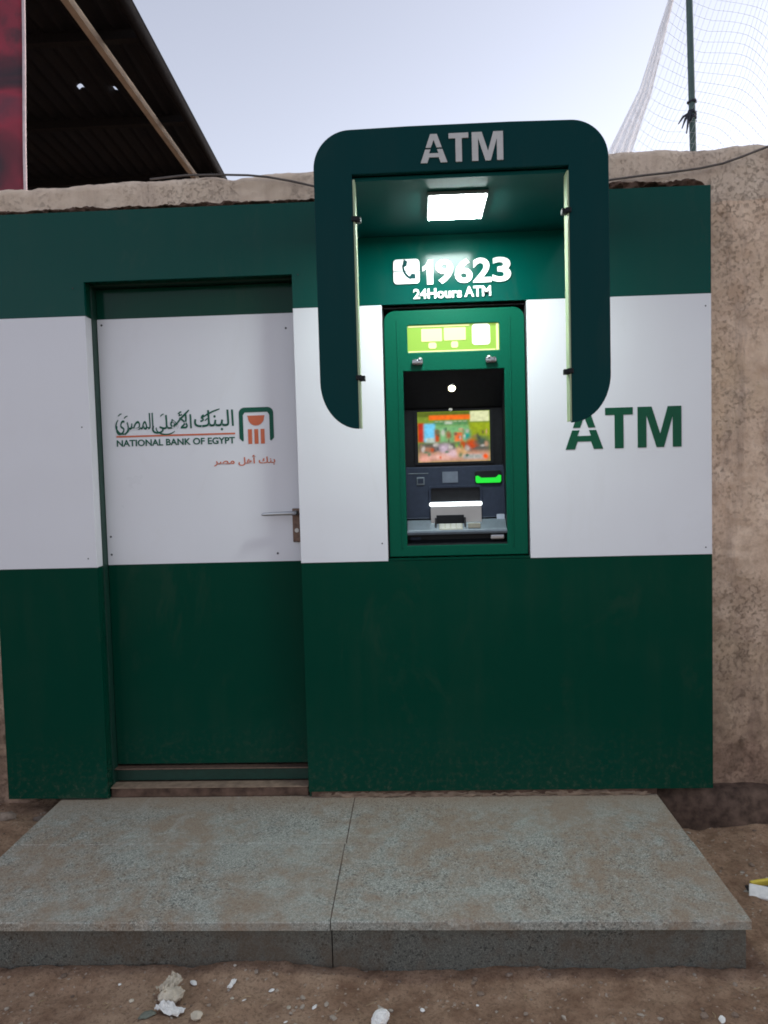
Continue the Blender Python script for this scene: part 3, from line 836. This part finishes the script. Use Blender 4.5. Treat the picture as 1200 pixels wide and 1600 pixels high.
_g = img.mean(-1, keepdims=True); img = np.clip(_g + (img - _g) * 1.45, 0.004, 1.2)
P = np.stack([S0 + U * (S1 - S0), np.full_like(U, NYB - 0.0030) + 0.0, T1 - V * (T1 - T0)], -1)
def screen_mat():
    t = NT('screen_picture')
    at = t.n('VertexColor', layer_name='picture')
    t.set((0.006, 0.006, 0.006), 0.25, None, None, 0.2)
    t.l(at.outputs[0], t.b.inputs['Emission Color'])
    t.b.inputs['Emission Strength'].default_value = 0.40
    return t.m
scr = grid_mesh('screen', P, screen_mat(), atm, False)
ca = scr.data.color_attributes.new('picture', 'FLOAT_COLOR', 'POINT')
ca.data.foreach_set('color', np.concatenate([img.reshape(-1, 3), np.ones((nx_ * nz_, 1))], 1).ravel().astype(np.float32))
plate('screen_frame', [rect(S0 - .014, T0 - .010, S1 + .014, T1 + .003), rect(S0, T0, S1, T1)], BLACK, atm, NYB - 0.007, 0.006)

def on_deck(z, out=0.0):
    return 0.084 + (z - 1.150) / (1.356 - 1.150) * 0.026 - out
# receipt printer mouth, printed notice, card slot, cash slot
rp = box('receipt_slot', SHELF, atm, 0.000, 0.034, on_deck(1.30, .006), on_deck(1.30, -.01), 1.284, 1.318, 0.003)
box('slot_mouth', SLATE, rp, 0.005, 0.029, on_deck(1.30, .0075), on_deck(1.30, -.005), 1.292, 1.312, 0.001)
box('deck_rule', SHELF, atm, -0.035, 0.050, on_deck(1.333, .002), on_deck(1.333, -.004), 1.331, 1.335, 0.0005)
plain_notice = plain('grey_notice', (0.115, 0.14, 0.18), 0.6)
plate('notice', [rect(0.108, 1.292, 0.172, 1.338)], plain_notice, atm, on_deck(1.31, .005), 0.003)
cs = plate('card_slot', [rrect(0.242, 1.285, 0.352, 1.338, 0.010, 5)], BLACK, atm, on_deck(1.315, .010), 0.012, 0.001)
plate('slot_light', [[(0.2445, 1.296), (0.249, 1.288), (0.345, 1.288), (0.3495, 1.296), (0.3495, 1.318), (0.340, 1.320), (0.328, 1.309), (0.268, 1.309), (0.254, 1.318), (0.2445, 1.316)]], SLOTG, cs, on_deck(1.315, .014), 0.004)
co_ = plate('cash_slot', [rrect(0.050, 1.200, 0.270, 1.280, 0.012, 5), rrect(0.058, 1.208, 0.262, 1.271, 0.008, 5)], SLATE, atm, on_deck(1.24, .010), 0.014, 0.001)
plate('slot_mouth', [rect(0.054, 1.204, 0.266, 1.276)], BLACK, co_, on_deck(1.24, .003), 0.002)
bm = bmesh.new(); bm_box(bm, 0.051, 0.268, on_deck(1.205, .024), on_deck(1.205, .006), 1.196, 1.2125, 0.006, 3)
from_bm('slot_light', bm, BARW, co_, True)
# hooded keypad
kp = plate('keypad_shield', [[(0.056, 1.196), (0.264, 1.196), (0.264, 1.128), (0.200, 1.128), (0.189, 1.154), (0.083, 1.156), (0.072, 1.112), (0.056, 1.112)]], SILVER, atm, on_deck(1.16, .020), 0.006, 0.001)
box('shield_side', DARKM, kp, 0.072, 0.078, 0.040, 0.075, 1.108, 1.150, 0.001)
box('shield_side', DARKM, kp, 0.192, 0.198, 0.040, 0.075, 1.108, 1.150, 0.001)
box('keypad_recess', BLACK, kp, 0.0785, 0.1915, 0.060, 0.064, 1.10, 1.160, 0.001)
kb = box('keypad', KEYM, atm, 0.088, 0.184, 0.028, 0.056, 1.100, 1.106, 0.002)
for v in kb.data.vertices: v.co.z += 0.72 * (v.co.y - 0.028)
for i in range(4):
    for j in range(4):
        xa = 0.0915 + i * 0.0228; ya = 0.0295 + j * 0.0066
        box('key', VGREY, kb, xa, xa + 0.0185, ya, ya + 0.0050, 1.1055 + .72 * (ya - .028), 1.1095 + .72 * (ya - .028), 0.001, 1)
box('tray_plate', KEYM, atm, 0.206, 0.256, 0.030, 0.060, 1.106, 1.126, 0.002)
plate('sticker', [rrect(0.327, 1.128, 0.359, 1.158, 0.003, 3)], plain('pale_blue_sticker', (0.42, 0.47, 0.56), 0.5), atm, on_deck(1.14, .004), 0.002)
box('lock', SILVER, atm, 0.296, 0.352, 0.030, 0.055, 1.058, 1.079, 0.006, 3)
box('port_cover', SLATE, atm, -0.030, 0.012, 0.052, 0.066, 1.060, 1.072, 0.002)

# ------------------------------------------------------------------ hood over the machine
hood = empty('machine_hood', (0.162, -0.31, 2.27), 'dark green arched hood with grey ATM letters over the cash machine', 'hood')
HY = -0.620
HX0, HX1, HI0, HI1 = -0.302, 0.624, -0.180, 0.500
HZT, HLIP, HOUT, HBOT = 2.427, 2.288, 1.640, 1.487
RC = 0.118
def hood_outline():
    out = [(HI0, HBOT)]
    w, h = HI0 - HX0, HOUT - HBOT
    out += [(HI0 - w * math.sin(R(a)), HOUT - h * math.cos(R(a))) for a in range(6, 91, 7)]
    out += [(HX0, HZT - RC)]
    out += [(HX0 + RC - RC * math.cos(R(a)), HZT - RC + RC * math.sin(R(a))) for a in range(6, 91, 6)]
    out += [(0.0, HZT + .003), (0.32, HZT + .003)]
    out += [(HX1 - RC + RC * math.sin(R(a)), HZT - RC + RC * math.cos(R(a))) for a in range(0, 91, 6)]
    out += [(HX1 - w * 0 , HOUT)]
    w2 = HX1 - HI1
    out += [(HI1 + w2 * math.cos(R(a)), HOUT - h * math.sin(R(a))) for a in range(6, 91, 7)]
    out += [(HI1, HLIP), (HI0, HLIP)]
    return out
fp = plate('front_plate', [hood_outline()], HOODM, hood, HY, 0.022, 0.002)
atm_letters(0.038, 2.312, 0.297, 2.400, VGREY, fp, HY - 0.004, 0.0042)
# curved top shell running back to the kiosk
prof = [(HX0 + 0.004, 2.262)] + [(HX0 + .004 + RC - RC * math.cos(R(a)), HZT - .004 - RC + RC * math.sin(R(a))) for a in range(0, 91, 9)] + \
       [(HX1 - .004 - RC + RC * math.sin(R(a)), HZT - .004 - RC + RC * math.cos(R(a))) for a in range(0, 91, 9)] + [(HX1 - 0.004, 2.262)]
bm = bmesh.new()
rings = []
for (y, s) in ((HY + 0.0225, 0.0), (-0.001, 0.0), (-0.001, 0.006), (HY + 0.0225, 0.006)):
    rings.append([bm.verts.new((x + (s if x < 0.16 else -s) * (1 if abs(z - HZT) > .02 else .3), y, z - (s if z > 2.35 else 0))) for x, z in prof])
for a, b in zip(rings, rings[1:] + rings[:1]):
    for i in range(len(prof) - 1):
        bm.faces.new((a[i], a[i + 1], b[i + 1], b[i]))
for i in (0, len(prof) - 1):
    bm.faces.new([rg[i] for rg in rings])
bmesh.ops.recalc_face_normals(bm, faces=bm.faces[:])
from_bm('top_shell', bm, HOODM, hood, True)
CEIL = 2.274
box('ceiling', CEIL_LIT, hood, HX0 + 0.014, HX1 - 0.014, HY + 0.024, -0.002, CEIL, CEIL + 0.012, 0.001)
# pale acrylic edge strips along the inside of the hood's legs, with their clips
for (xa, xb, zb, sx) in ((HI0 + .0005, HI0 + 0.0080, HBOT + .002, 1), (HI1 - 0.0065, HI1 - .0005, HBOT + .004, -1)):
    st = box('edge_strip', ACRYL, hood, xa, xb, HY + 0.0005, HY + 0.050, zb, CEIL - .0015, 0.001)
    for zc in (2.150, 1.650):
        bm = bmesh.new()
        xc = (xa + xb) / 2
        bm_box(bm, min(xa, xb) - .006, max(xa, xb) + .006, HY - 0.006, HY + 0.030, zc - 0.008, zc + 0.008, 0.002)
        bm_box(bm, xc + sx * 0.010 - .010, xc + sx * 0.010 + .010, HY - 0.003, HY + 0.020, zc - 0.011, zc + 0.006, 0.002)
        from_bm('clip', bm, BLACK, st)
# flat LED lamp under the ceiling
lf = box('ceiling_lamp', SILVER, hood, 0.060, 0.264, -0.482, -0.234, CEIL - 0.014, CEIL - 0.0005, 0.002)
box('lamp_diffuser', LAMP, lf, 0.067, 0.257, -0.475, -0.241, CEIL - 0.018, CEIL - 0.0142, 0.001)

# ------------------------------------------------------------------ cable along the top of the wall
pts = [(-1.10, 0.20, 2.615), (-0.93, 0.135, 2.600), (-0.76, 0.095, 2.580), (-0.66, 0.090, 2.572), (-0.578, 0.088, 2.561), (-0.48, 0.088, 2.540), (-0.394, 0.088, 2.517), (-0.2, 0.09, 2.48),
       (0.1, 0.09, 2.455), (0.45, 0.09, 2.455), (0.70, 0.09, 2.475), (0.819, 0.088, 2.491), (0.94, 0.088, 2.502), (1.037, 0.088, 2.508), (1.164, 0.087, 2.520), (1.25, 0.085, 2.534), (1.316, 0.085, 2.554), (1.38, 0.085, 2.576), (1.442, 0.088, 2.598), (1.56, 0.12, 2.655), (1.8, 0.25, 2.80), (2.4, 0.6, 3.1)]
tag(tube('wall_cable', RUBBER, None, pts, 0.0045, 8), 'thin dark cable sagging along the top of the plastered wall', 'cable')

# ------------------------------------------------------------------ shed roof behind the wall
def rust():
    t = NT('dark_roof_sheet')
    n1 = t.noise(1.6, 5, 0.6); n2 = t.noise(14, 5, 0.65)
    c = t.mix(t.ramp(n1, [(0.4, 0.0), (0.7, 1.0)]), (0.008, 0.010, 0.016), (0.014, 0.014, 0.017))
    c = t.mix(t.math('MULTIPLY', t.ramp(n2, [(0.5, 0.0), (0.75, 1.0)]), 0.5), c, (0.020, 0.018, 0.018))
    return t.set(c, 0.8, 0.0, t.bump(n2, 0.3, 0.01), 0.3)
ROOFM = rust()
BEAMM = plain('tan_steel_beam', (0.50, 0.44, 0.36), 0.8, var=0.15, scale=6)
PURLIN = plain('dark_purlin', (0.015, 0.015, 0.017), 0.8, var=0.3, spec=0.2)
shed = empty('shed_roof', (-4.5, 5.0, 0.0), 'dark corrugated shed roof seen from below behind the wall', 'roof')
RZ = 4.5
ry0, ry1 = 0.9, 11.0
def roof_edge(y): return -1.87 - 0.045 * (y - 2.08)
us = np.linspace(0, 1, 400)
rows = []
for y in np.linspace(ry0, ry1, 160):
    xe = roof_edge(y)
    x = xe - us * 6.0
    rows.append(np.stack([x, np.full_like(x, y), RZ + 0.14 + 0.022 * np.sin(us * 6.0 * 2 * np.pi / 0.13) + 0.05 * us], -1))
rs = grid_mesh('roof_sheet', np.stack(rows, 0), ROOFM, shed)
bm = bmesh.new(); bm.from_mesh(rs.data)                                # two rust holes that let the sky through
_h = [f_ for f_ in bm.faces for (hx, hy, w_) in ((-2.75, 3.49, 0.022), (-2.48, 3.55, 0.014)) if abs(f_.calc_center_median().x - hx) < w_ and abs(f_.calc_center_median().y - hy) < 0.032]
bmesh.ops.delete(bm, geom=_h, context='FACES'); bm.to_mesh(rs.data); bm.free()
md = rs.modifiers.new('t', 'SOLIDIFY'); md.thickness = 0.004
tube('edge_rail', PURLIN, shed, [(roof_edge(ry0) + .0, ry0, RZ + .03), (roof_edge(ry1), ry1, RZ + .03)], 0.05, 4)
box_pts = lambda y: (roof_edge(y) - 0.37 + 0.02 * (y - 2) , y)
bm = bmesh.new()
v = []
for y in (ry0, ry1):
    x = -2.225 - 0.014 * (y - 2.04)
    v.append([bm.verts.new(p) for p in ((x - .024, y, RZ - .02), (x + .024, y, RZ - .02), (x + .024, y, RZ + .04), (x - .024, y, RZ + .04))])
for i in range(4): bm.faces.new((v[0][i], v[0][(i + 1) % 4], v[1][(i + 1) % 4], v[1][i]))
bm.faces.new(v[0][::-1]); bm.faces.new(v[1])
bmesh.ops.recalc_face_normals(bm, faces=bm.faces[:])
from_bm('roof_beam', bm, BEAMM, shed)
for y in (1.3, 2.6, 3.95, 5.3, 6.7, 8.1, 9.5):
    box('purlin', PURLIN, shed, -7.6, roof_edge(y) - 0.03, y, y + 0.07, RZ + .045, RZ + .115, 0.004)
for x_, y_ in ((-2.60, 1.2), (-2.60, 9.9), (-6.8, 1.2), (-6.8, 9.9)):
    box('post', PURLIN, shed, x_ - .05, x_ + .05, y_ - .05, y_ + .05, -0.2, RZ + .05, 0.004)
# gable sheeting of the shed and its back wall keep it dark inside
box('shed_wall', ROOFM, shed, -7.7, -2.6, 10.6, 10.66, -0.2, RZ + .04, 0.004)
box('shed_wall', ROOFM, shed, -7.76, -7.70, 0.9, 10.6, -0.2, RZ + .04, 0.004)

# ------------------------------------------------------------------ red banner
def banner_mat():
    t = NT('printed_red_banner')
    n1 = t.noise(2.3, 3, 0.5, None, 0.8); n2 = t.noise(5.5, 4, 0.6)
    c = t.ramp(n1, [(0.34, (0.020, 0.012, 0.020)), (0.47, (0.12, 0.012, 0.025)), (0.58, (0.30, 0.02, 0.045)), (0.72, (0.09, 0.03, 0.05))])
    c = t.mix(t.ramp(n2, [(0.55, 0.0), (0.68, 0.7)]), c, (0.03, 0.018, 0.025))
    return t.set(c, 0.55, 0.0, None, 0.4)
ban = empty('hanging_banner', (-2.3, 0.46, 2.5), 'dark red printed banner with a pale edge at the upper left', 'banner')
bu = np.linspace(0, 1, 40); bv = np.linspace(2.45, 4.6, 60)
BU, BV = np.meshgrid(bu, bv)
bxr = -1.765 + 0.030 * (BV - 2.70)
P = np.stack([bxr - 1.3 * BU, 0.46 + 0.02 * np.sin(BU * 9 + BV * 1.3) * BU + 0.01 * np.sin(BV * 4), BV], -1)
b_ = grid_mesh('banner_cloth', P, banner_mat(), ban); md = b_.modifiers.new('t', 'SOLIDIFY'); md.thickness = 0.003
Q = np.stack([np.stack([bxr[:, 0] - a, 0.455 + 0.01 * np.sin(bv * 4) + 0 * bv, bv], -1) for a in (0.010, -0.003)], 1)
e_ = grid_mesh('banner_hem', Q, plain('pale_hem', (0.62, 0.52, 0.53), 0.7), ban); md = e_.modifiers.new('t', 'SOLIDIFY'); md.thickness = 0.008
tube('banner_pole', PURLIN, ban, [(-3.05, 0.49, -0.2), (-3.05, 0.49, 4.65)], 0.022, 8)
tube('banner_pole', PURLIN, ban, [(-1.84, 0.50, -0.2), (-1.80, 0.50, 4.65)], 0.012, 8)

# ------------------------------------------------------------------ green pole and ball net
pole = empty('net_pole', (3.3, 6.0, -0.2), 'tall green steel pole with dark rope tied round it', 'pole')
tube('pole_shaft', POLEM, pole, [(3.355, 6.0, -0.3), (3.24, 6.0, 4.91), (3.206, 6.0, 6.55), (3.16, 6.0, 8.6)], 0.037, 12)
def knot(zc, n, spread):
    for i in range(n):
        a0 = random.uniform(0, 6.28); pts_ = []
        for k in range(9):
            a = a0 + k * 0.8
            pts_.append((3.228 + 0.045 * math.cos(a), 6.0 + 0.045 * math.sin(a), zc + random.uniform(-spread, spread)))
        tube('rope', RAG, pole, pts_, 0.011, 6)
knot(5.43, 2, 0.012); knot(5.31, 3, 0.03); knot(5.25, 2, 0.05)
for d in ((-0.10, -0.18), (-0.05, -0.24), (-0.14, -0.13)):
    tube('rope', RAG, pole, [(3.20, 5.96, 5.30), (3.20 + d[0] * .6, 5.95, 5.30 + d[1] * .4), (3.20 + d[0], 5.95, 5.30 + d[1])], [0.014, 0.014, 0.006], 6)

def net_mat(name, col, transl, open_=0.0):
    t = NT(name)
    t.set(col, 0.8, 0.0, None, 0.2)
    tr = t.n('BsdfTranslucent'); tr.inputs[0].default_value = (*col, 1)
    mx = t.n('MixShader'); mx.inputs[0].default_value = transl
    t.l(t.b.outputs[0], mx.inputs[1]); t.l(tr.outputs[0], mx.inputs[2]); t.l(mx.outputs[0], t.out.inputs[0])
    if open_:                                            # the open meshes of a fine fabric
        tp = t.n('BsdfTransparent'); m2 = t.n('MixShader')
        nz = t.ramp(t.noise(9, 4, 0.6, t.mapping((6, 6, 1))), [(0.3, open_ - 0.2), (0.7, open_ + 0.2)])
        t.l(nz, m2.inputs[0]); t.l(mx.outputs[0], m2.inputs[1]); t.l(tp.outputs[0], m2.inputs[2]); t.l(m2.outputs[0], t.out.inputs[0])
    return t.m
CORD = net_mat('pale_net_cord', (0.66, 0.67, 0.69), 0.4)
def ext(t, y0): return t
def net_left(z): return np.interp(z, [2.2, 4.92, 5.6, 6.56, 8.4], [1.15, 2.34, 2.70, 3.03, 3.55])
net = empty('ball_net', (3.2, 6.05, 2.2), 'sagging pale ball net hung beside the green pole above the wall', 'net')
bm = bmesh.new()
def ribbon(pts_, w, nx=Vector((0, -1, 0))):
    pv = None
    for i, p in enumerate(pts_):
        a = Vector(pts_[max(i - 1, 0)]); b = Vector(pts_[min(i + 1, len(pts_) - 1)])
        d = (b - a).normalized(); s = d.cross(nx).normalized() * w; p = Vector(p)
        q = [bm.verts.new(p + s), bm.verts.new(p - s * .5 + nx * w), bm.verts.new(p - s * .5 - nx * w)]
        if pv:
            for k in range(3): bm.faces.new((pv[k], pv[(k + 1) % 3], q[(k + 1) % 3], q[k]))
        pv = q
def net_pt(u, z):          # u metres to the right of the pole-side edge
    x = net_left(z) + u
    bulge = 0.25 * math.sin(1.1 * u + 0.6 * z)
    return (x, 6.06 + bulge * 0.5 + 0.05 * math.sin(5 * u), z)
# long cords that sag from the edge rope down to the right, and the finer upright cords between them
for k in range(64):
    z0 = 3.6 + k * 0.105
    pts_ = []
    for i in range(34):
        u = i * 0.085
        s = u / 2.8
        drop = 0.50 * min(u, 0.5) + 0.27 * max(0, u - 0.5) + 0.42 * max(0, u - 1.0 - 0.08 * math.sin(k * .4)) ** 1.5 + 0.012 * math.sin(u * 6 + k * .7)
        pts_.append(net_pt(u, z0 - drop))
    ribbon(pts_, 0.0014)
for k in range(50):
    u = 0.08 + k * 0.057
    ribbon([net_pt(u + 0.012 * math.sin(z * 3 + k), z) for z in np.linspace(2.4, 8.2, 46)], 0.0016)
bmesh.ops.recalc_face_normals(bm, faces=bm.faces[:])
from_bm('mesh_cords', bm, CORD, net)
# gathered selvedge: a folded translucent band that widens downwards
zz = np.linspace(2.3, 8.3, 90); uu = np.linspace(0, 1, 26)
ZZ, UU = np.meshgrid(zz, uu, indexing='ij')
wd = np.interp(ZZ, [2.3, 4.93, 5.65, 6.56, 8.3], [0.75, 0.28, 0.155, 0.060, 0.05])
P = np.stack([net_left(ZZ) - 0.055 + wd * UU, 6.02 + 0.03 * np.sin(UU * 22 + ZZ * 2.0) * (0.4 + UU), ZZ], -1)
s_ = grid_mesh('gathered_edge', P, net_mat('white_gathered_net', (0.88, 0.88, 0.89), 0.65, 0.50), net)
md = s_.modifiers.new('t', 'SOLIDIFY'); md.thickness = 0.002

# ------------------------------------------------------------------ litter on the ground
def crumple(name, mat, c, sx, sy, sz, seed, sub=3, parent=None, rot=0.0):
    bm = bmesh.new()
    bmesh.ops.create_icosphere(bm, subdivisions=sub, radius=1.0)
    rnd = random.Random(seed)
    dirs = [Vector((rnd.uniform(-1, 1), rnd.uniform(-1, 1), rnd.uniform(-1, 1))).normalized() for _ in range(70)]
    amp = [rnd.uniform(0.62, 0.95) for _ in dirs]
    cr, sr = math.cos(rot), math.sin(rot)
    for v_ in bm.verts:
        d = v_.co.normalized()
        r_ = 1.0
        for q, a in zip(dirs, amp):                       # facets: cut by random planes
            t = d.dot(q)
            if t > 0.05: r_ = min(r_, a / t)
        r_ *= 1 + rnd.uniform(-0.07, 0.07)
        x, y, z = d.x * r_ * sx, d.y * r_ * sy, d.z * r_ * sz
        v_.co = (c[0] + cr * x - sr * y, c[1] + sr * x + cr * y, c[2] + max(z, -sz * .5))
    return from_bm(name, bm, mat, parent)
def sheet(name, mat, c, w, d, amp, seed, rot, parent=None, tilt=0.0):
    n_ = 14
    a = np.linspace(-.5, .5, n_); A, B = np.meshgrid(a, a)
    jag = 1 + 0.35 * (vnoise(np.arctan2(B, A) * 2.2 + seed, A * 0 + seed) - .5)
    X = A * w * jag; Y = B * d * jag
    Zs = c[2] + 0.004 + amp * (np.abs(fbm(A * 5 + seed, B * 5 + seed * 2, 3)) * 2) + tilt * X
    cr, sr = math.cos(rot), math.sin(rot)
    o = grid_mesh(name, np.stack([c[0] + cr * X - sr * Y, c[1] + sr * X + cr * Y, Zs], -1), mat, parent, False)
    md = o.modifiers.new('t', 'SOLIDIFY'); md.thickness = 0.0012
    return o
CREAM = plain('dirty_cream_paper', (0.48, 0.42, 0.33), 0.9, var=0.25, scale=30, bump=0.3, spec=0.2)
c = (-0.742, -1.000)
cp = empty('crumpled_paper', (c[0], c[1], gz(*c)), 'large crumpled cream and white paper on the dirt before the step', 'litter')
crumple('paper_wad', CREAM, (c[0], c[1], gz(*c) + 0.020), 0.046, 0.040, 0.030, 3, 4, cp, 0.4)
sheet('torn_sheet', PAPER, (c[0] + 0.012, c[1] - 0.052, gz(c[0], c[1] - .05) + 0.006), 0.075, 0.035, 0.02, 4.2, -0.35, cp, -0.1)
sheet('torn_sheet', CREAM, (c[0] - 0.012, c[1] + 0.028, gz(*c) + 0.026), 0.065, 0.05, 0.03, 9.2, 0.8, cp, 0.2)
c = (-0.135, -1.085)
tag(crumple('crumpled_tissue', PAPER, (c[0], c[1], gz(*c) + 0.014), 0.040, 0.030, 0.024, 12, 4, None, 0.9), 'small crumpled white tissue at the bottom edge of the photo, centre', 'litter')
c = (-0.640, -1.092)
tag(crumple('paper_scrap', CREAM, (c[0], c[1], gz(*c) + 0.008), 0.020, 0.022, 0.014, 31, 3, None, 0.2), 'small cream scrap just below the crumpled paper', 'litter')
c = (-0.575, -0.955)
tag(sheet('paper_scrap', PAPER, (c[0], c[1], gz(*c) + 0.004), 0.014, 0.04, 0.008, 2.4, -0.2), 'narrow white scrap right of the crumpled paper', 'litter')
c = (-0.785, -1.075)
tag(crumple('plastic_scrap', plain('grey_green_plastic', (0.10, 0.11, 0.085), 0.5, var=0.3), (c[0], c[1] , gz(*c) + 0.004), 0.030, 0.018, 0.010, 41, 3, None, 0.6), 'dark grey green crushed scrap left of the crumpled paper', 'litter')
c = (1.168, -0.432)
pk = empty('cardboard_pack', (c[0], c[1], gz(*c)), 'flattened white and yellow packet lying right of the step', 'packet')
zb = gz(*c)
def quad_box(name, mat, cx, cy, z, w, d, h, rot, parent, tilt=0.0):
    bm = bmesh.new()
    bm_box(bm, -w / 2, w / 2, -d / 2, d / 2, 0, h, min(h, d) * 0.2, 2)
    bm.transform(Matrix.Translation((cx, cy, z)) @ Matrix.Rotation(rot, 4, 'Z') @ Matrix.Rotation(tilt, 4, 'X'))
    return from_bm(name, bm, mat, parent)
quad_box('packet_face', PAPER, c[0] + 0.020, c[1] - 0.028, zb + 0.006, 0.13, 0.050, 0.020, -0.42, pk, 0.5)
quad_box('packet_side', YELLOWP, c[0] + 0.020, c[1] + 0.030, zb + 0.016, 0.10, 0.012, 0.022, 0.25, pk, 0.2)
quad_box('packet_flap', plain('grey_card', (0.30, 0.28, 0.25), 0.85), c[0] - 0.015, c[1] + 0.036, zb + 0.006, 0.10, 0.06, 0.004, 0.9, pk, -0.25)
quad_box('packet_inside', DARKM, c[0] + 0.018, c[1] + 0.004, zb + 0.004, 0.12, 0.05, 0.008, -0.1, pk, 0.1)
c = (-0.62, -1.10)
# a stone at the foot of the cladding, left
c = (-1.735, -0.05)
tag(crumple('stone', plain('tan_stone', (0.20, 0.15, 0.115), 0.95, var=0.3, scale=25, bump=0.6), (c[0], c[1], gz(*c) + 0.012), 0.05, 0.04, 0.028, 77, 3), 'tan stone against the foot of the kiosk, far left', 'stone')
c = (-1.600, -0.035)
tag(crumple('stone', plain('brown_stone', (0.15, 0.11, 0.085), 0.95, var=0.3, scale=25, bump=0.6), (c[0], c[1], gz(*c) + 0.006), 0.045, 0.03, 0.020, 78, 3), 'flat brown stone under the green corner panel', 'stone')

rnd2 = random.Random(21)
for k in range(16):
    if k < 10: x, y = rnd2.gauss(-0.72, 0.20), rnd2.uniform(-1.12, -0.93)
    else: x, y = rnd2.uniform(-1.2, 1.2), rnd2.uniform(-1.12, -0.92)
    r_ = rnd2.uniform(0.004, 0.012)
    o = crumple('paper_crumb', PAPER if k % 3 else CREAM, (x, y, gz(x, y) + r_ * .3), r_ * rnd2.uniform(.8, 2.2), r_, r_ * .4, 100 + k, 2, None, rnd2.uniform(0, 3))
    tag(o, 'tiny pale crumb of paper on the dirt before the step', 'litter', 'pale paper crumbs before the step')

# pebbles, straw and crumbs: too many to count
PEB = NT('pebble_mix')
_oi = PEB.voronoi(9)
PEBM = PEB.set(PEB.ramp(_oi.outputs['Color'], [(0.0, (0.09, 0.06, 0.045)), (0.4, (0.22, 0.16, 0.12)), (0.75, (0.36, 0.31, 0.25)), (1.0, (0.62, 0.58, 0.52))]), 0.9, 0.0, None, 0.2)
bm = bmesh.new()
rnd = random.Random(5)
n_p = 0
while n_p < 1600:
    x = rnd.uniform(-2.3, 2.2); y = rnd.uniform(-1.6, 0.08)
    if SX0 - .01 < x < SX1 + .01 and y > SY1 - .005: continue
    n_p += 1
    r_ = 0.0018 + 0.0095 * rnd.random() ** 6
    m = Matrix.Translation((x, y, gz(x, y) + r_ * .3)) @ Matrix.Rotation(rnd.uniform(0, 6.28), 4, 'Z') @ Matrix.Diagonal((r_ * rnd.uniform(.8, 1.6), r_, r_ * rnd.uniform(.4, .8), 1))
    g_ = bmesh.ops.create_icosphere(bm, subdivisions=1, radius=1.0, matrix=m)
    for v_ in g_['verts']: v_.co += Vector((rnd.uniform(-1, 1), rnd.uniform(-1, 1), rnd.uniform(-1, 1))) * r_ * .25
tag(from_bm('gravel', bm, PEBM), 'pebbles and crumbs scattered over the dirt around the step', 'gravel', kind='stuff')
bm = bmesh.new()
for _ in range(120):
    x = rnd.uniform(-1.9, 1.6); y = rnd.uniform(-1.5, -0.93)
    a = rnd.uniform(0, 6.28); L_ = rnd.uniform(0.008, 0.035); z = gz(x, y) + 0.004
    tube_bm(bm, [(x, y, z), (x + L_ * .5 * math.cos(a), y + L_ * .5 * math.sin(a), z + rnd.uniform(0, .005)), (x + L_ * math.cos(a + .3), y + L_ * math.sin(a + .3), z)], rnd.uniform(0.0006, 0.0014), 4)
tag(from_bm('straw', bm, plain('dry_straw', (0.34, 0.25, 0.14), 0.8, var=0.3)), 'bits of dry straw on the dirt before the step', 'straw', kind='stuff')
